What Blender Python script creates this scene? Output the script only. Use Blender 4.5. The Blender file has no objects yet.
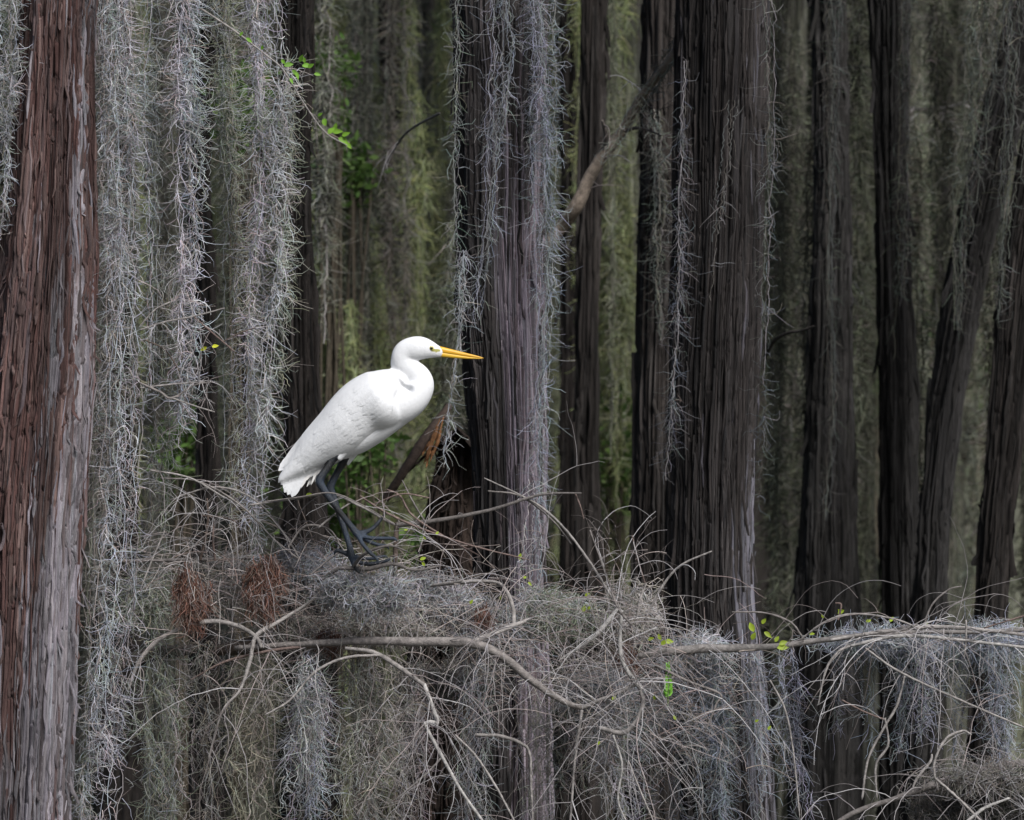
import bpy, math, random
import numpy as np

# ------------------------------------------------------------------ basics
SC = bpy.context.scene
COL = SC.collection
S, D, ZC = 0.00215, 10.0, 2.6          # metres per pixel at the bird, camera distance, camera height
W2, H2 = 512.0, 410.0
TAU = 2 * math.pi


def P(px, py, Y=0.0):
    f = S * (D + Y) / D
    return np.array([(px - W2) * f, Y, ZC + (H2 - py) * f])


def tag(o, label=None, cat=None, group=None, kind=None):
    if label: o['label'] = label
    if cat: o['category'] = cat
    if group: o['group'] = group
    if kind: o['kind'] = kind
    return o


def empty(name, loc, label, cat, group=None):
    o = bpy.data.objects.new(name, None)
    o.empty_display_size = 0.05
    COL.objects.link(o)
    o.location = [float(v) for v in loc]
    return tag(o, label, cat, group)


def build_mesh(name, verts, faces, cols=None, smooth=True, mats=None, matidx=None):
    """faces: list of int arrays (n,k); one array per polygon size"""
    me = bpy.data.meshes.new(name)
    verts = np.asarray(verts, dtype=np.float32).reshape(-1, 3)
    faces = [np.asarray(f, dtype=np.int32) for f in faces if len(f)]
    nl = sum(f.size for f in faces)
    npoly = sum(len(f) for f in faces)
    me.vertices.add(len(verts))
    me.vertices.foreach_set('co', verts.ravel())
    me.loops.add(nl)
    me.loops.foreach_set('vertex_index', np.concatenate([f.ravel() for f in faces]))
    me.polygons.add(npoly)
    tot = np.concatenate([np.full(len(f), f.shape[1], dtype=np.int32) for f in faces])
    st = np.concatenate([[0], np.cumsum(tot)[:-1]]).astype(np.int32)
    me.polygons.foreach_set('loop_start', st)
    me.polygons.foreach_set('loop_total', tot)
    me.polygons.foreach_set('use_smooth', np.full(npoly, smooth, dtype=bool))
    if matidx is not None:
        me.polygons.foreach_set('material_index', np.asarray(matidx, dtype=np.int32))
    me.update(calc_edges=True)
    if cols is not None:
        a = me.color_attributes.new('col', 'FLOAT_COLOR', 'POINT')
        c = np.ones((len(verts), 4), dtype=np.float32)
        c[:, :3] = np.clip(np.asarray(cols).reshape(-1, 3), 0.004, 0.85)
        a.data.foreach_set('color', c.ravel())
    for m in (mats or []):
        me.materials.append(m)
    return me


def link(name, me, loc=(0, 0, 0), parent=None):
    o = bpy.data.objects.new(name, me)
    COL.objects.link(o)
    o.location = [float(v) for v in loc]
    if parent is not None:
        o.parent = parent
    return o


class Geo:
    """collects several pieces that become ONE mesh"""
    def __init__(self):
        self.v, self.c, self.f, self.n = [], [], {}, 0

    def add(self, v, faces, c):
        v = np.asarray(v).reshape(-1, 3)
        c = np.asarray(c, dtype=float)
        if c.ndim == 1:
            c = np.tile(c, (len(v), 1))
        self.v.append(v); self.c.append(c.reshape(-1, 3))
        for f in faces:
            f = np.asarray(f, dtype=np.int64)
            if len(f):
                self.f.setdefault(f.shape[1], []).append(f + self.n)
        self.n += len(v)

    def mesh(self, name, mat, origin=(0, 0, 0), smooth=True):
        v = np.concatenate(self.v) - np.asarray(origin)
        return build_mesh(name, v, [np.concatenate(x) for x in self.f.values()],
                          np.concatenate(self.c), smooth, [mat])


def norm(a):
    return a / np.maximum(np.linalg.norm(a, axis=-1, keepdims=True), 1e-9)


def tubes(pts, rad, sides=3, col=None, caps=False, twist0=0.0, ysc=None):
    """pts (N,K,3), rad (N,K) -> verts, faces, cols (col: (N,3) or (N,K,3))"""
    pts = np.asarray(pts, float)
    N, K, _ = pts.shape
    t = np.gradient(pts, axis=1)
    t = norm(t)
    ref = np.zeros_like(t); ref[..., 1] = 1.0
    ref[np.abs(t[..., 1]) > 0.93] = (1, 0, 0)
    if N == 1 and ysc is not None:
        ref[...] = (0, 1, 0)
    a = norm(np.cross(t, ref)); b = np.cross(t, a)
    ang = np.arange(sides) / sides * TAU + twist0
    ra = rad[..., None, None]
    sb = 1.0 if ysc is None else np.asarray(ysc)[..., None, None]
    v = pts[:, :, None, :] + ra * (a[:, :, None, :] * np.cos(ang)[:, None] + sb * b[:, :, None, :] * np.sin(ang)[:, None])
    idx = np.arange(N * K * sides).reshape(N, K, sides)
    nx = np.roll(idx, -1, axis=2)
    q = np.stack([idx[:, :-1], nx[:, :-1], nx[:, 1:], idx[:, 1:]], axis=-1).reshape(-1, 4)
    faces = [q]
    if caps:
        faces.append(np.concatenate([idx[:, 0, ::-1], idx[:, -1, :]]).reshape(-1, sides))
    c = None
    if col is not None:
        col = np.asarray(col, float)
        if col.ndim == 1:
            col = np.tile(col, (N, 1))
        if col.ndim == 2:
            col = np.repeat(col[:, None, :], K, axis=1)
        c = np.repeat(col[:, :, None, :], sides, axis=2).reshape(-1, 3)
    return v.reshape(-1, 3), faces, c


def smooth_path(nodes, n):
    """Catmull-Rom through nodes (m,d) -> (n,d)"""
    nodes = np.asarray(nodes, float)
    m = len(nodes)
    if m == 2:
        u = np.linspace(0, 1, n)[:, None]
        return nodes[0] * (1 - u) + nodes[1] * u
    p = np.vstack([2 * nodes[0] - nodes[1], nodes, 2 * nodes[-1] - nodes[-2]])
    u = np.linspace(0, m - 1 - 1e-6, n)
    i = u.astype(int); f = (u - i)[:, None]
    a, b, c, d = p[i], p[i + 1], p[i + 2], p[i + 3]
    return 0.5 * (2 * b + (c - a) * f + (2 * a - 5 * b + 4 * c - d) * f ** 2 + (3 * b - 3 * c + d - a) * f ** 3)


def vnoise(x, seed):
    """smooth 1-D value noise"""
    r = np.random.RandomState(seed).rand(1024)
    x = np.asarray(x, float)
    i = np.floor(x).astype(int); f = x - i
    f = f * f * (3 - 2 * f)
    return r[i % 1024] * (1 - f) + r[(i + 1) % 1024] * f - 0.5


def vnoise2(x, y, seed):
    r = np.random.RandomState(seed).rand(256, 256)
    x = np.asarray(x, float); y = np.asarray(y, float)
    i = np.floor(x).astype(int); j = np.floor(y).astype(int)
    f = x - i; g = y - j
    f = f * f * (3 - 2 * f); g = g * g * (3 - 2 * g)
    a = r[i % 256, j % 256] * (1 - f) + r[(i + 1) % 256, j % 256] * f
    b = r[i % 256, (j + 1) % 256] * (1 - f) + r[(i + 1) % 256, (j + 1) % 256] * f
    return a * (1 - g) + b * g - 0.5


# ------------------------------------------------------------------ materials
def mat_attr(name, rough=0.85, noise=None, var=0.35, bump=0.0, bump_scale=(60, 60, 8), translucent=0.0, spec=0.25):
    m = bpy.data.materials.new(name); m.use_nodes = True
    nt = m.node_tree; N = nt.nodes; L = nt.links
    bs = N['Principled BSDF']
    bs.inputs['Roughness'].default_value = rough
    bs.inputs['Specular IOR Level'].default_value = spec
    at = N.new('ShaderNodeAttribute'); at.attribute_name = 'col'
    out = at.outputs['Color']
    if noise:
        tc = N.new('ShaderNodeTexCoord'); mp = N.new('ShaderNodeMapping')
        mp.inputs['Scale'].default_value = noise
        L.new(tc.outputs['Object'], mp.inputs['Vector'])
        nz = N.new('ShaderNodeTexNoise'); nz.inputs['Scale'].default_value = 1.0
        nz.inputs['Detail'].default_value = 5.0; nz.inputs['Roughness'].default_value = 0.65
        L.new(mp.outputs[0], nz.inputs['Vector'])
        mr = N.new('ShaderNodeMapRange')
        mr.inputs['From Min'].default_value = 0.3; mr.inputs['From Max'].default_value = 0.7
        mr.inputs['To Min'].default_value = 1 - var; mr.inputs['To Max'].default_value = 1 + var
        L.new(nz.outputs['Fac'], mr.inputs['Value'])
        mx = N.new('ShaderNodeMix'); mx.data_type = 'RGBA'; mx.blend_type = 'MULTIPLY'
        mx.inputs['Factor'].default_value = 1.0
        L.new(out, mx.inputs[6]); L.new(mr.outputs[0], mx.inputs[7])
        out = mx.outputs[2]
        if bump:
            mp2 = N.new('ShaderNodeMapping'); mp2.inputs['Scale'].default_value = bump_scale
            L.new(tc.outputs['Object'], mp2.inputs['Vector'])
            n2 = N.new('ShaderNodeTexNoise'); n2.inputs['Scale'].default_value = 1.0
            n2.inputs['Detail'].default_value = 6.0; n2.inputs['Roughness'].default_value = 0.7
            L.new(mp2.outputs[0], n2.inputs['Vector'])
            bp = N.new('ShaderNodeBump'); bp.inputs['Strength'].default_value = bump
            bp.inputs['Distance'].default_value = 0.006
            L.new(n2.outputs['Fac'], bp.inputs['Height'])
            L.new(bp.outputs[0], bs.inputs['Normal'])
    L.new(out, bs.inputs['Base Color'])
    if translucent:
        tr = N.new('ShaderNodeBsdfTranslucent'); mixs = N.new('ShaderNodeMixShader')
        mixs.inputs[0].default_value = translucent
        L.new(out, tr.inputs['Color'])
        L.new(bs.outputs[0], mixs.inputs[1]); L.new(tr.outputs[0], mixs.inputs[2])
        L.new(mixs.outputs[0], N['Material Output'].inputs['Surface'])
    return m


BARK = mat_attr('bark', 0.9, (110, 110, 9), 0.4, 0.8, (300, 300, 22), spec=0.2)
LIMB = mat_attr('weathered_wood', 0.8, (90, 90, 90), 0.45, 0.6, (220, 220, 220), spec=0.25)
TWIG = mat_attr('twig_bark', 0.75, (90, 90, 90), 0.3, spec=0.25)
MOSS = mat_attr('spanish_moss_fibre', 0.85, (14, 14, 7), 0.38, translucent=0.12, spec=0.15)
LEAF = mat_attr('leaf', 0.5, (80, 80, 80), 0.2, translucent=0.4, spec=0.3)
FEATHER = mat_attr('white_feather', 0.75, (50, 50, 50), 0.02, 0.25, (120, 300, 120), translucent=0.1, spec=0.15)
HORN = mat_attr('bill_horn', 0.4, (40, 200, 200), 0.12, spec=0.4)
LEGSKIN = mat_attr('black_leg_skin', 0.45, (200, 200, 200), 0.35, 0.5, (500, 500, 500), spec=0.5)
EYE = mat_attr('eye_gloss', 0.1, spec=0.6)


def mat_water():
    m = bpy.data.materials.new('swamp_water'); m.use_nodes = True
    nt = m.node_tree; N = nt.nodes; L = nt.links; bs = N['Principled BSDF']
    tc = N.new('ShaderNodeTexCoord'); nz = N.new('ShaderNodeTexNoise')
    nz.inputs['Scale'].default_value = 1.6; nz.inputs['Detail'].default_value = 6
    L.new(tc.outputs['Object'], nz.inputs['Vector'])
    cr = N.new('ShaderNodeValToRGB')
    cr.color_ramp.elements[0].color = (0.012, 0.012, 0.009, 1)
    cr.color_ramp.elements[1].color = (0.035, 0.04, 0.02, 1)
    L.new(nz.outputs['Fac'], cr.inputs[0]); L.new(cr.outputs[0], bs.inputs['Base Color'])
    bs.inputs['Roughness'].default_value = 0.25
    n2 = N.new('ShaderNodeTexNoise'); n2.inputs['Scale'].default_value = 5
    L.new(tc.outputs['Object'], n2.inputs['Vector'])
    bp = N.new('ShaderNodeBump'); bp.inputs['Strength'].default_value = 0.15
    L.new(n2.outputs['Fac'], bp.inputs['Height']); L.new(bp.outputs[0], bs.inputs['Normal'])
    return m


def mat_soil():
    m = bpy.data.materials.new('forest_soil'); m.use_nodes = True
    nt = m.node_tree; N = nt.nodes; L = nt.links; bs = N['Principled BSDF']
    tc = N.new('ShaderNodeTexCoord'); nz = N.new('ShaderNodeTexNoise')
    nz.inputs['Scale'].default_value = 2.5; nz.inputs['Detail'].default_value = 8
    L.new(tc.outputs['Object'], nz.inputs['Vector'])
    cr = N.new('ShaderNodeValToRGB')
    cr.color_ramp.elements[0].color = (0.012, 0.012, 0.008, 1)
    cr.color_ramp.elements[1].color = (0.05, 0.055, 0.03, 1)
    L.new(nz.outputs['Fac'], cr.inputs[0]); L.new(cr.outputs[0], bs.inputs['Base Color'])
    bs.inputs['Roughness'].default_value = 0.95
    return m


# ------------------------------------------------------------------ setting
g = 140.0
me = build_mesh('water', [(-g, -60, 0), (g, -60, 0), (g, 200, 0), (-g, 200, 0)], [[[0, 1, 2, 3]]], mats=[mat_water()])
tag(link('water', me), 'dark still swamp water under the trees', 'water', kind='structure')

# added bank behind the trees, keeps bright sky out of the gaps
rng = np.random.RandomState(5)
nx_, ny_ = 120, 24
X, Yv = np.meshgrid(np.linspace(-70, 70, nx_), np.linspace(44, 95, ny_))
hz = np.clip((Yv - 45) / 16, 0, 1); hz = hz * hz * (3 - 2 * hz) * 13 - 0.2
hz = hz * (1 + 0.5 * vnoise(X * 0.12, 3)) + 1.2 * hz.clip(0, 1) * vnoise2(X * .5 + 50, Yv * .5, 9)
idx = np.arange(nx_ * ny_).reshape(ny_, nx_)
q = np.stack([idx[:-1, :-1], idx[:-1, 1:], idx[1:, 1:], idx[1:, :-1]], -1).reshape(-1, 4)
me = build_mesh('backstop_bank', np.stack([X, Yv, hz], -1), [q], mats=[mat_soil()])
tag(link('sky_backstop', me), 'added dark bank far behind the swamp, blocking the sky', 'sky_backstop', kind='structure')


# ------------------------------------------------------------------ moss
GREY = np.array([[.40, .42, .47], [.34, .36, .41], [.50, .50, .53], [.37, .33, .31], [.30, .33, .30], [.42, .40, .43]])
GREYGREEN = np.array([[.30, .33, .27], [.36, .37, .34], [.25, .29, .21], [.33, .34, .36], [.27, .26, .20]])
TAN = np.array([[.36, .325, .30], [.30, .27, .24], [.42, .40, .39], [.29, .29, .25], [.36, .35, .36]])
BLUE = np.array([[.36, .39, .47], [.42, .44, .50], [.30, .33, .40], [.36, .35, .36], [.30, .34, .33]])
DIM = np.array([[.20, .21, .20], [.16, .18, .15], [.22, .21, .19], [.15, .15, .12], [.18, .20, .19]])
RUST = np.array([[.14, .068, .05], [.10, .055, .042], [.20, .11, .085], [.15, .115, .10], [.075, .042, .034], [.24, .21, .20]])


def pick(pal, n, rng, jit=0.26):
    c = pal[rng.randint(len(pal), size=n)]
    return c * (1 + jit * rng.randn(n, 1)) * (1 + 0.03 * rng.randn(n, 3))


def filaments(roots, rng, length=(0.03, 0.06), K=5, down=0.5, kink=0.45, curl=0.5, rad=0.0008, pal=GREY, out=None, sides=3):
    n = len(roots)
    d = rng.randn(n, 3)
    d = norm(d) + np.array([0, 0, -down])
    if out is not None:
        d = d + out
    d = norm(d)
    ax = norm(rng.randn(n, 3)) * (curl * rng.rand(n, 1))
    L = rng.uniform(length[0], length[1], n) / (K - 1)
    pts = np.zeros((n, K, 3)); pts[:, 0] = roots
    for k in range(1, K):
        pts[:, k] = pts[:, k - 1] + d * L[:, None]
        d = norm(d + np.cross(ax, d) + kink * rng.randn(n, 3) + np.array([0, 0, -0.12 * down]))
    taper = np.linspace(1.0, 0.45, K)[None, :] * np.ones((n, 1))
    r = rad * taper * rng.uniform(0.7, 1.35, (n, 1))
    return tubes(pts, r, sides, pick(pal, n, rng))


def beard_mesh(name, nodes, Y, dens, pal, seed, rad=0.00066, flen=(0.03, 0.065), depth=0.75, strand_w=0.012,
               down=0.55, origin=None, K=5, kink=0.45, strands=True):
    """nodes: (py, centre px, half width px[, density]) along a hanging beard at depth Y"""
    rng = np.random.RandomState(seed)
    nd = np.array([list(n) + [1.0] * (4 - len(n)) for n in nodes], float)
    f = S * (D + Y) / D
    z = ZC + (H2 - nd[:, 0]) * f; cx = (nd[:, 1] - W2) * f; hw = nd[:, 2] * f; de = nd[:, 3]
    o = np.argsort(z); z, cx, hw, de = z[o], cx[o], hw[o], de[o]
    zz = np.linspace(z[0], z[-1], 400)
    H, C, E = np.interp(zz, z, hw), np.interp(zz, z, cx), np.interp(zz, z, de)
    w = (H + 0.004) * E
    cdf = np.cumsum(w); area = cdf[-1] * (zz[1] - zz[0]) * 2
    n = int(dens * 1.7 * area); cdf /= cdf[-1]
    ns = max(2, int(H.max() * 2 / strand_w * 1.6))
    th = rng.rand(ns) * TAU; rr = np.sqrt(rng.rand(ns))
    ox, oy = rr * np.cos(th), rr * np.sin(th)
    ph = rng.rand(ns, 3) * 50
    ztop = z[-1]
    cut = z[0] + (ztop - z[0]) * rng.rand(ns) ** 1.6 * 0.75     # where each strand ends
    cut[: max(1, ns // 3)] = z[0]
    G = Geo()

    def at(zv, s):
        h = np.interp(zv, zz, H); c = np.interp(zv, zz, C)
        wx = np.zeros_like(zv); wy = np.zeros_like(zv)
        for j in np.unique(s):
            k = s == j
            wx[k] = ox[j] + 0.55 * vnoise(zv[k] * 7 + ph[j, 0], 11) + 0.5 * vnoise(zv[k] * 24 + ph[j, 2], 14)
            wy[k] = oy[j] + 0.7 * vnoise(zv[k] * 9 + ph[j, 1], 12)
        return np.stack([c + h * wx, Y + (h * depth + 0.004) * wy, zv], -1)

    s = rng.randint(ns, size=n)
    zr = np.interp(rng.rand(n), cdf, zz)
    keep = zr > cut[s]
    # clumpy growth
    keep &= rng.rand(n) < 0.05 + 2.4 * np.clip(vnoise(zr * 8 + s * 37.7, 21) + 0.32, 0, 1) * np.clip(.75 + 1.6 * vnoise(zr * 2.6 + 7 + seed, 22), .2, 1)
    s, zr = s[keep], zr[keep]
    roots = at(zr, s) + rng.randn(len(s), 3) * np.array([.004, .004, .004])
    v, fc, c = filaments(roots, rng, flen, K, down, kink, 0.5, rad, pal)
    # whole strands differ in colour a little
    tint = (1 + 0.16 * rng.randn(ns, 1)) * (1 + 0.05 * rng.randn(ns, 3))
    c = (c.reshape(len(s), -1, 3) * tint[s][:, None, :]).reshape(-1, 3)
    c = c * (1 + .5 * vnoise(np.repeat(zr[:, None], 1, 1) * 9 + s[:, None] * 11.3, 23)).repeat(len(c) // len(s), 0)
    G.add(v, fc, c)
    nw = len(s) // 14                                    # stiffer whiskers standing off the edge
    jw = rng.randint(len(s), size=nw)
    sd = np.sign(roots[jw, 0] - np.interp(zr[jw], zz, C))
    v, fc, c = filaments(roots[jw], rng, (flen[0] * 1.1, flen[1] * 1.35), K, .25, .22, .8, rad * .95, np.asarray(pal) * 1.15, out=np.stack([sd * .9, -.25 + 0 * sd, -.1 + 0 * sd], -1))
    G.add(v, fc, c)
    if strands:
        KK = 60
        pts = np.zeros((ns, KK, 3))
        for j in range(ns):
            zv = np.linspace(ztop, cut[j], KK)
            pts[j] = at(zv, np.full(KK, j))
        pts += rng.randn(ns, KK, 3) * np.array([.0022, .0022, .001])
        v, fc, c = tubes(pts, np.full((ns, KK), rad * 1.25), 3, pick(pal, ns, rng))
        G.add(v, fc, c)
    if origin is None:
        origin = np.array([np.interp(ztop, zz, C), Y, ztop])
    return G.mesh(name, MOSS, origin), origin


def beard(label, nodes, Y, dens=26000, pal=GREY, seed=1, group='strands of hanging moss in front', name='spanish_moss', **kw):
    me, org = beard_mesh(name, nodes, Y, dens, pal, seed, **kw)
    return tag(link(name, me, org), label, 'hanging moss', group)


# ------------------------------------------------------------------ trees
BROWN = np.array([[.085, .046, .042], [.065, .038, .035], [.11, .066, .06], [.05, .034, .033], [.13, .088, .08], [.075, .055, .055]])
SILVER = np.array([[.21, .19, .215], [.16, .15, .17], [.27, .25, .27], [.12, .105, .11], [.19, .19, .21], [.09, .075, .075]])
DARKB = np.array([[.044, .037, .034], [.035, .030, .028], [.056, .047, .042], [.027, .025, .024], [.07, .062, .058]]) * .74
DARKG = np.array([[.075, .070, .068], [.055, .053, .050], [.095, .09, .09], [.045, .043, .040]]) * .74
MOSSY = np.array([[.12, .12, .095], [.09, .09, .07], [.15, .155, .12], [.07, .065, .055], [.14, .14, .125]])
LICHEN = np.array([[.20, .21, .14], [.15, .165, .11], [.26, .27, .19], [.11, .11, .08], [.23, .235, .20]])


def make_trunk(name, prof, Y, colfn, seed, nstrip=800, sw=(0.006, 0.016), sl=(0.08, 0.4), lift=0.006, thick=0.003,
               flute=0.05, ztop=9.5, nth=72, nz=160, flare=1.9, base_pal=DARKB, K=10, furrow=0.008, fscale=0.022, plates=0.25, patch=0.45):
    """prof: (py, left px, right px) outline at depth Y"""
    rng = np.random.RandomState(seed)
    pr = np.array(prof, float)
    f = S * (D + Y) / D
    z = ZC + (H2 - pr[:, 0]) * f
    cx = ((pr[:, 1] + pr[:, 2]) / 2 - W2) * f
    r = (pr[:, 2] - pr[:, 1]) / 2 * f * 0.97
    o = np.argsort(z); z, cx, r = z[o], cx[o], r[o]
    # extend to the water and to the crown
    sl_t = (cx[-1] - cx[-2]) / (z[-1] - z[-2]) if len(z) > 1 else 0
    sl_t = np.clip(sl_t, -0.25, 0.25)
    sl_b = (cx[1] - cx[0]) / (z[1] - z[0]) if len(z) > 1 else 0
    sl_b = np.clip(sl_b, -0.25, 0.25)
    zs = np.concatenate([[-0.3, 0.0, z[0] * 0.45], z, [max(ztop, z[-1] + 1)]])
    rs = np.concatenate([[r[0] * flare * 1.1, r[0] * flare, r[0] * (1 + (flare - 1) * 0.3)], r, [r[-1] * 0.55]])
    cs = np.concatenate([[cx[0] - sl_b * (z[0] + .3), cx[0] - sl_b * z[0], cx[0] - sl_b * z[0] * 0.55], cx,
                         [cx[-1] + sl_t * (zs[-1] - z[-1]) * 0.5]])
    if z[0] < 0.3:
        k = zs >= -5
        k[2] = False; k[1] = False
        zs, rs, cs = zs[k], rs[k], cs[k]
        zs[0] = min(-0.3, z[0] - 0.2)
    fa = rng.rand(6) * TAU
    rmean = float(np.median(r))

    H1 = np.random.RandomState(seed + 60).rand(512, 512)

    def plates_at(ar, zv, w, ln, k):
        """columns of bark plates that break at uneven heights -> (random value, distance to the plate's edge)"""
        x = ar / w + 37 * k
        i = np.floor(x).astype(int)
        h = H1[i % 512, 11 * k]; h2 = H1[i % 512, 200 + 7 * k]
        y = (zv + 9 * h) / (ln * (.45 + 1.1 * h2)) + .05 * vnoise2(ar / w * 5 + 9, zv * 30 + 80, seed + 40 + k)
        j = np.floor(y).astype(int)
        return H1[(i * 7 + 3 * k) % 512, j % 512], np.minimum(x - i, 1 - (x - i)), y - j

    def bark(th, zv):
        """relief of the bark (metres) and the identity of the plate at each point"""
        ar = ((th + math.pi * 1.5) % TAU) * rmean
        ar = ar + fscale * (.9 * vnoise2(zv * 1.3 + 30, ar / fscale * .25 + 8, seed + 5) + .35 * vnoise2(zv * 6 + 30, ar / fscale * .8 + 8, seed + 9))
        n1 = vnoise2(ar / fscale + 40, zv * 1.1 + 20, seed + 6)
        n2 = vnoise2(ar / fscale * 2.6 + 90, zv * 3.5 + 60, seed + 7)
        n3 = vnoise2(ar / fscale * 7 + 20, zv * 11 + 10, seed + 13)
        n4 = vnoise2(ar / fscale * 15 + 20, zv * 25 + 10, seed + 14)
        p1, e1, y1 = plates_at(ar, zv, fscale * .62, .34, 1)
        p2, e2, y2 = plates_at(ar + .4 * fscale, zv, fscale * .27, .20, 2)
        d = furrow * (1.5 * (np.clip(np.abs(n1) * 3.2, 0, 1) - .6) + .8 * (np.clip(np.abs(n2) * 3.5, 0, 1) - .6) + .45 * n3 + .22 * n4)
        d = d + furrow * (.7 * (p1 - .5) + .8 * (p2 - .5)) - furrow * 1.15 * np.clip(1 - e2 * 8, 0, 1) - furrow * .9 * np.clip(1 - e1 * 12, 0, 1) - furrow * .9 * np.clip(1 - y1 * 22, 0, 1) - furrow * .7 * np.clip(1 - y2 * 16, 0, 1)
        return d, p1, p2

    def fur(th, zv):
        return bark(th, zv)[0]

    def RR(zv, th):
        R = np.interp(zv, zs, rs)
        low = 1 + 2.0 * np.clip((1.2 - zv) / 1.2, 0, 1)
        w = (np.sin(3 * th + fa[0] + 0.3 * zv) * 0.5 + np.sin(5 * th + fa[1] - 0.4 * zv) * 0.4
             + np.sin(8 * th + fa[2] + 0.5 * zv) * 0.35 + np.sin(13 * th + fa[3]) * 0.2)
        return R * (1 + flute * w * low)

    def surf(zv, th, off):
        R = RR(zv, th) + off
        return np.stack([np.interp(zv, zs, cs) + R * np.cos(th), Y + R * np.sin(th), zv], -1)

    G = Geo()
    zlo, zhi = ZC - 0.95 * (D + Y) / D * 1.0, ZC + 0.95 * (D + Y) / D
    zg = np.unique(np.concatenate([np.linspace(zs[0], zlo, 14) if zlo > zs[0] else [], np.linspace(max(zlo, zs[0]), zhi, nz), np.linspace(zhi, zs[-1], 14)]))
    uu = np.arange(nth) / nth                              # finer towards the front
    tg = math.pi / 2 + TAU * uu - .62 * np.sin(TAU * uu) * -1.0
    ZZ, TT = np.meshgrid(zg, tg, indexing='ij')
    off, p1, p2 = bark(TT, ZZ)
    v = surf(ZZ, TT, off - thick)
    id_ = np.arange(len(zg) * nth).reshape(len(zg), nth); nx = np.roll(id_, -1, 1)
    q = np.stack([id_[:-1], nx[:-1], nx[1:], id_[1:]], -1).reshape(-1, 4)
    c = colfn(ZZ.ravel(), np.cos(TT).ravel(), rng, ZZ.size, (.55 * p1 + .45 * p2).ravel())
    c = c * (.58 + .84 * H1[(p2 * 511).astype(int).ravel(), 3])[:, None]
    c = c * (1 + patch * 2 * vnoise2(ZZ * 2.6 + 15, (TT % TAU) * rmean * 22 + 5, seed + 8)).ravel()[:, None]
    G.add(v, [q], c)
    # bark strips
    n = nstrip
    z0 = rng.uniform(max(zlo - 0.2, zs[0] + 0.1), zhi + 0.2, n)
    far = rng.rand(n) < 0.12
    z0[far] = rng.uniform(zs[0], zs[-1], far.sum())
    th0 = np.where(rng.rand(n) < 0.72, -math.pi / 2 + rng.uniform(-1.75, 1.75, n), rng.uniform(0, TAU, n))
    L = np.exp(rng.uniform(np.log(sl[0]), np.log(sl[1]), n)); w = rng.uniform(sw[0], sw[1], n)
    big = rng.rand(n) < plates
    w[big] *= rng.uniform(1.4, 2.3, big.sum())
    u = np.linspace(-1, 1, K); u = np.sign(u) * np.abs(u) ** .55
    zv = z0[:, None] + u[None, :] * L[:, None] / 2
    zv = np.clip(zv, zs[0], zs[-1])
    Rl = np.interp(zv, zs, rs)
    dx = rng.randn(n, 1) * 0.010 * L[:, None] * u + 0.004 * (vnoise(zv * 30 + rng.rand(n, 1) * 500, seed + 2)) * 2
    thc = th0[:, None] + dx / Rl
    e = 1 - np.abs(u)[None, :] ** np.where(big, rng.uniform(14, 40, n), rng.uniform(4, 16, n))[:, None]
    wid = w[:, None] * (0.15 + 0.85 * e) * (1 + 0.5 * vnoise(zv * 40 + rng.rand(n, 1) * 400, seed + 3))
    ends = np.abs(u)[None, :] ** 3
    lf = lift * 1.6 * rng.rand(n, 1) ** 6 * (ends * np.where(u < 0, 1.0, 0.35)[None, :]) * 3
    base_off = fur(thc, zv)
    vv = np.array([-1, -.72, 0, .72, 1.0]); hh = np.array([-1.6, .6, 1.0, .7, -1.6])
    th_ = thc[..., None] + vv * (wid / Rl / 2)[..., None]
    hgt = thick * np.where(big, .45, 1.0)[:, None, None] * rng.uniform(0.3, 1.7, (n, 1, 1)) * hh + (lf + base_off)[..., None]
    zz3 = np.repeat(zv[..., None], 5, -1)
    v = surf(zz3, th_, hgt)
    id_ = np.arange(n * K * 5).reshape(n, K, 5)
    q = np.stack([id_[:, :-1, :-1], id_[:, :-1, 1:], id_[:, 1:, 1:], id_[:, 1:, :-1]], -1).reshape(-1, 4)
    c = colfn(z0, np.cos(th0), rng, n, rng.rand(n))
    c = c * (1 + patch * 2 * vnoise2(z0 * 2.6 + 15, (th0 % TAU) * rmean * 22 + 5, seed + 8))[:, None] * rng.uniform(.75, 1.2, (n, 1))
    G.add(v, [q], np.repeat(c[:, None, :], K * 5, 1))
    org = np.array([np.interp(0, zs, cs), Y, 0.0])
    return G.mesh(name, BARK, org), org, (lambda zz: np.interp(zz, zs, cs)), zs[-1]


def pick2(pal, h, rng, jit=.06):
    """colour chosen by the plate value h, blending between neighbouring palette entries"""
    m = len(pal); x = (h * 7.3 % 1.0) * m
    i = np.floor(x).astype(int) % m; f = (x - np.floor(x))[:, None] * .6
    return (pal[i] * (1 - f) + pal[(i + 1) % m] * f) * (1 + jit * rng.randn(len(h), 1))


def pal_fn(pal, jit=0.2):
    return lambda z, s, rng, n, h: pick2(pal, h, rng)


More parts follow.
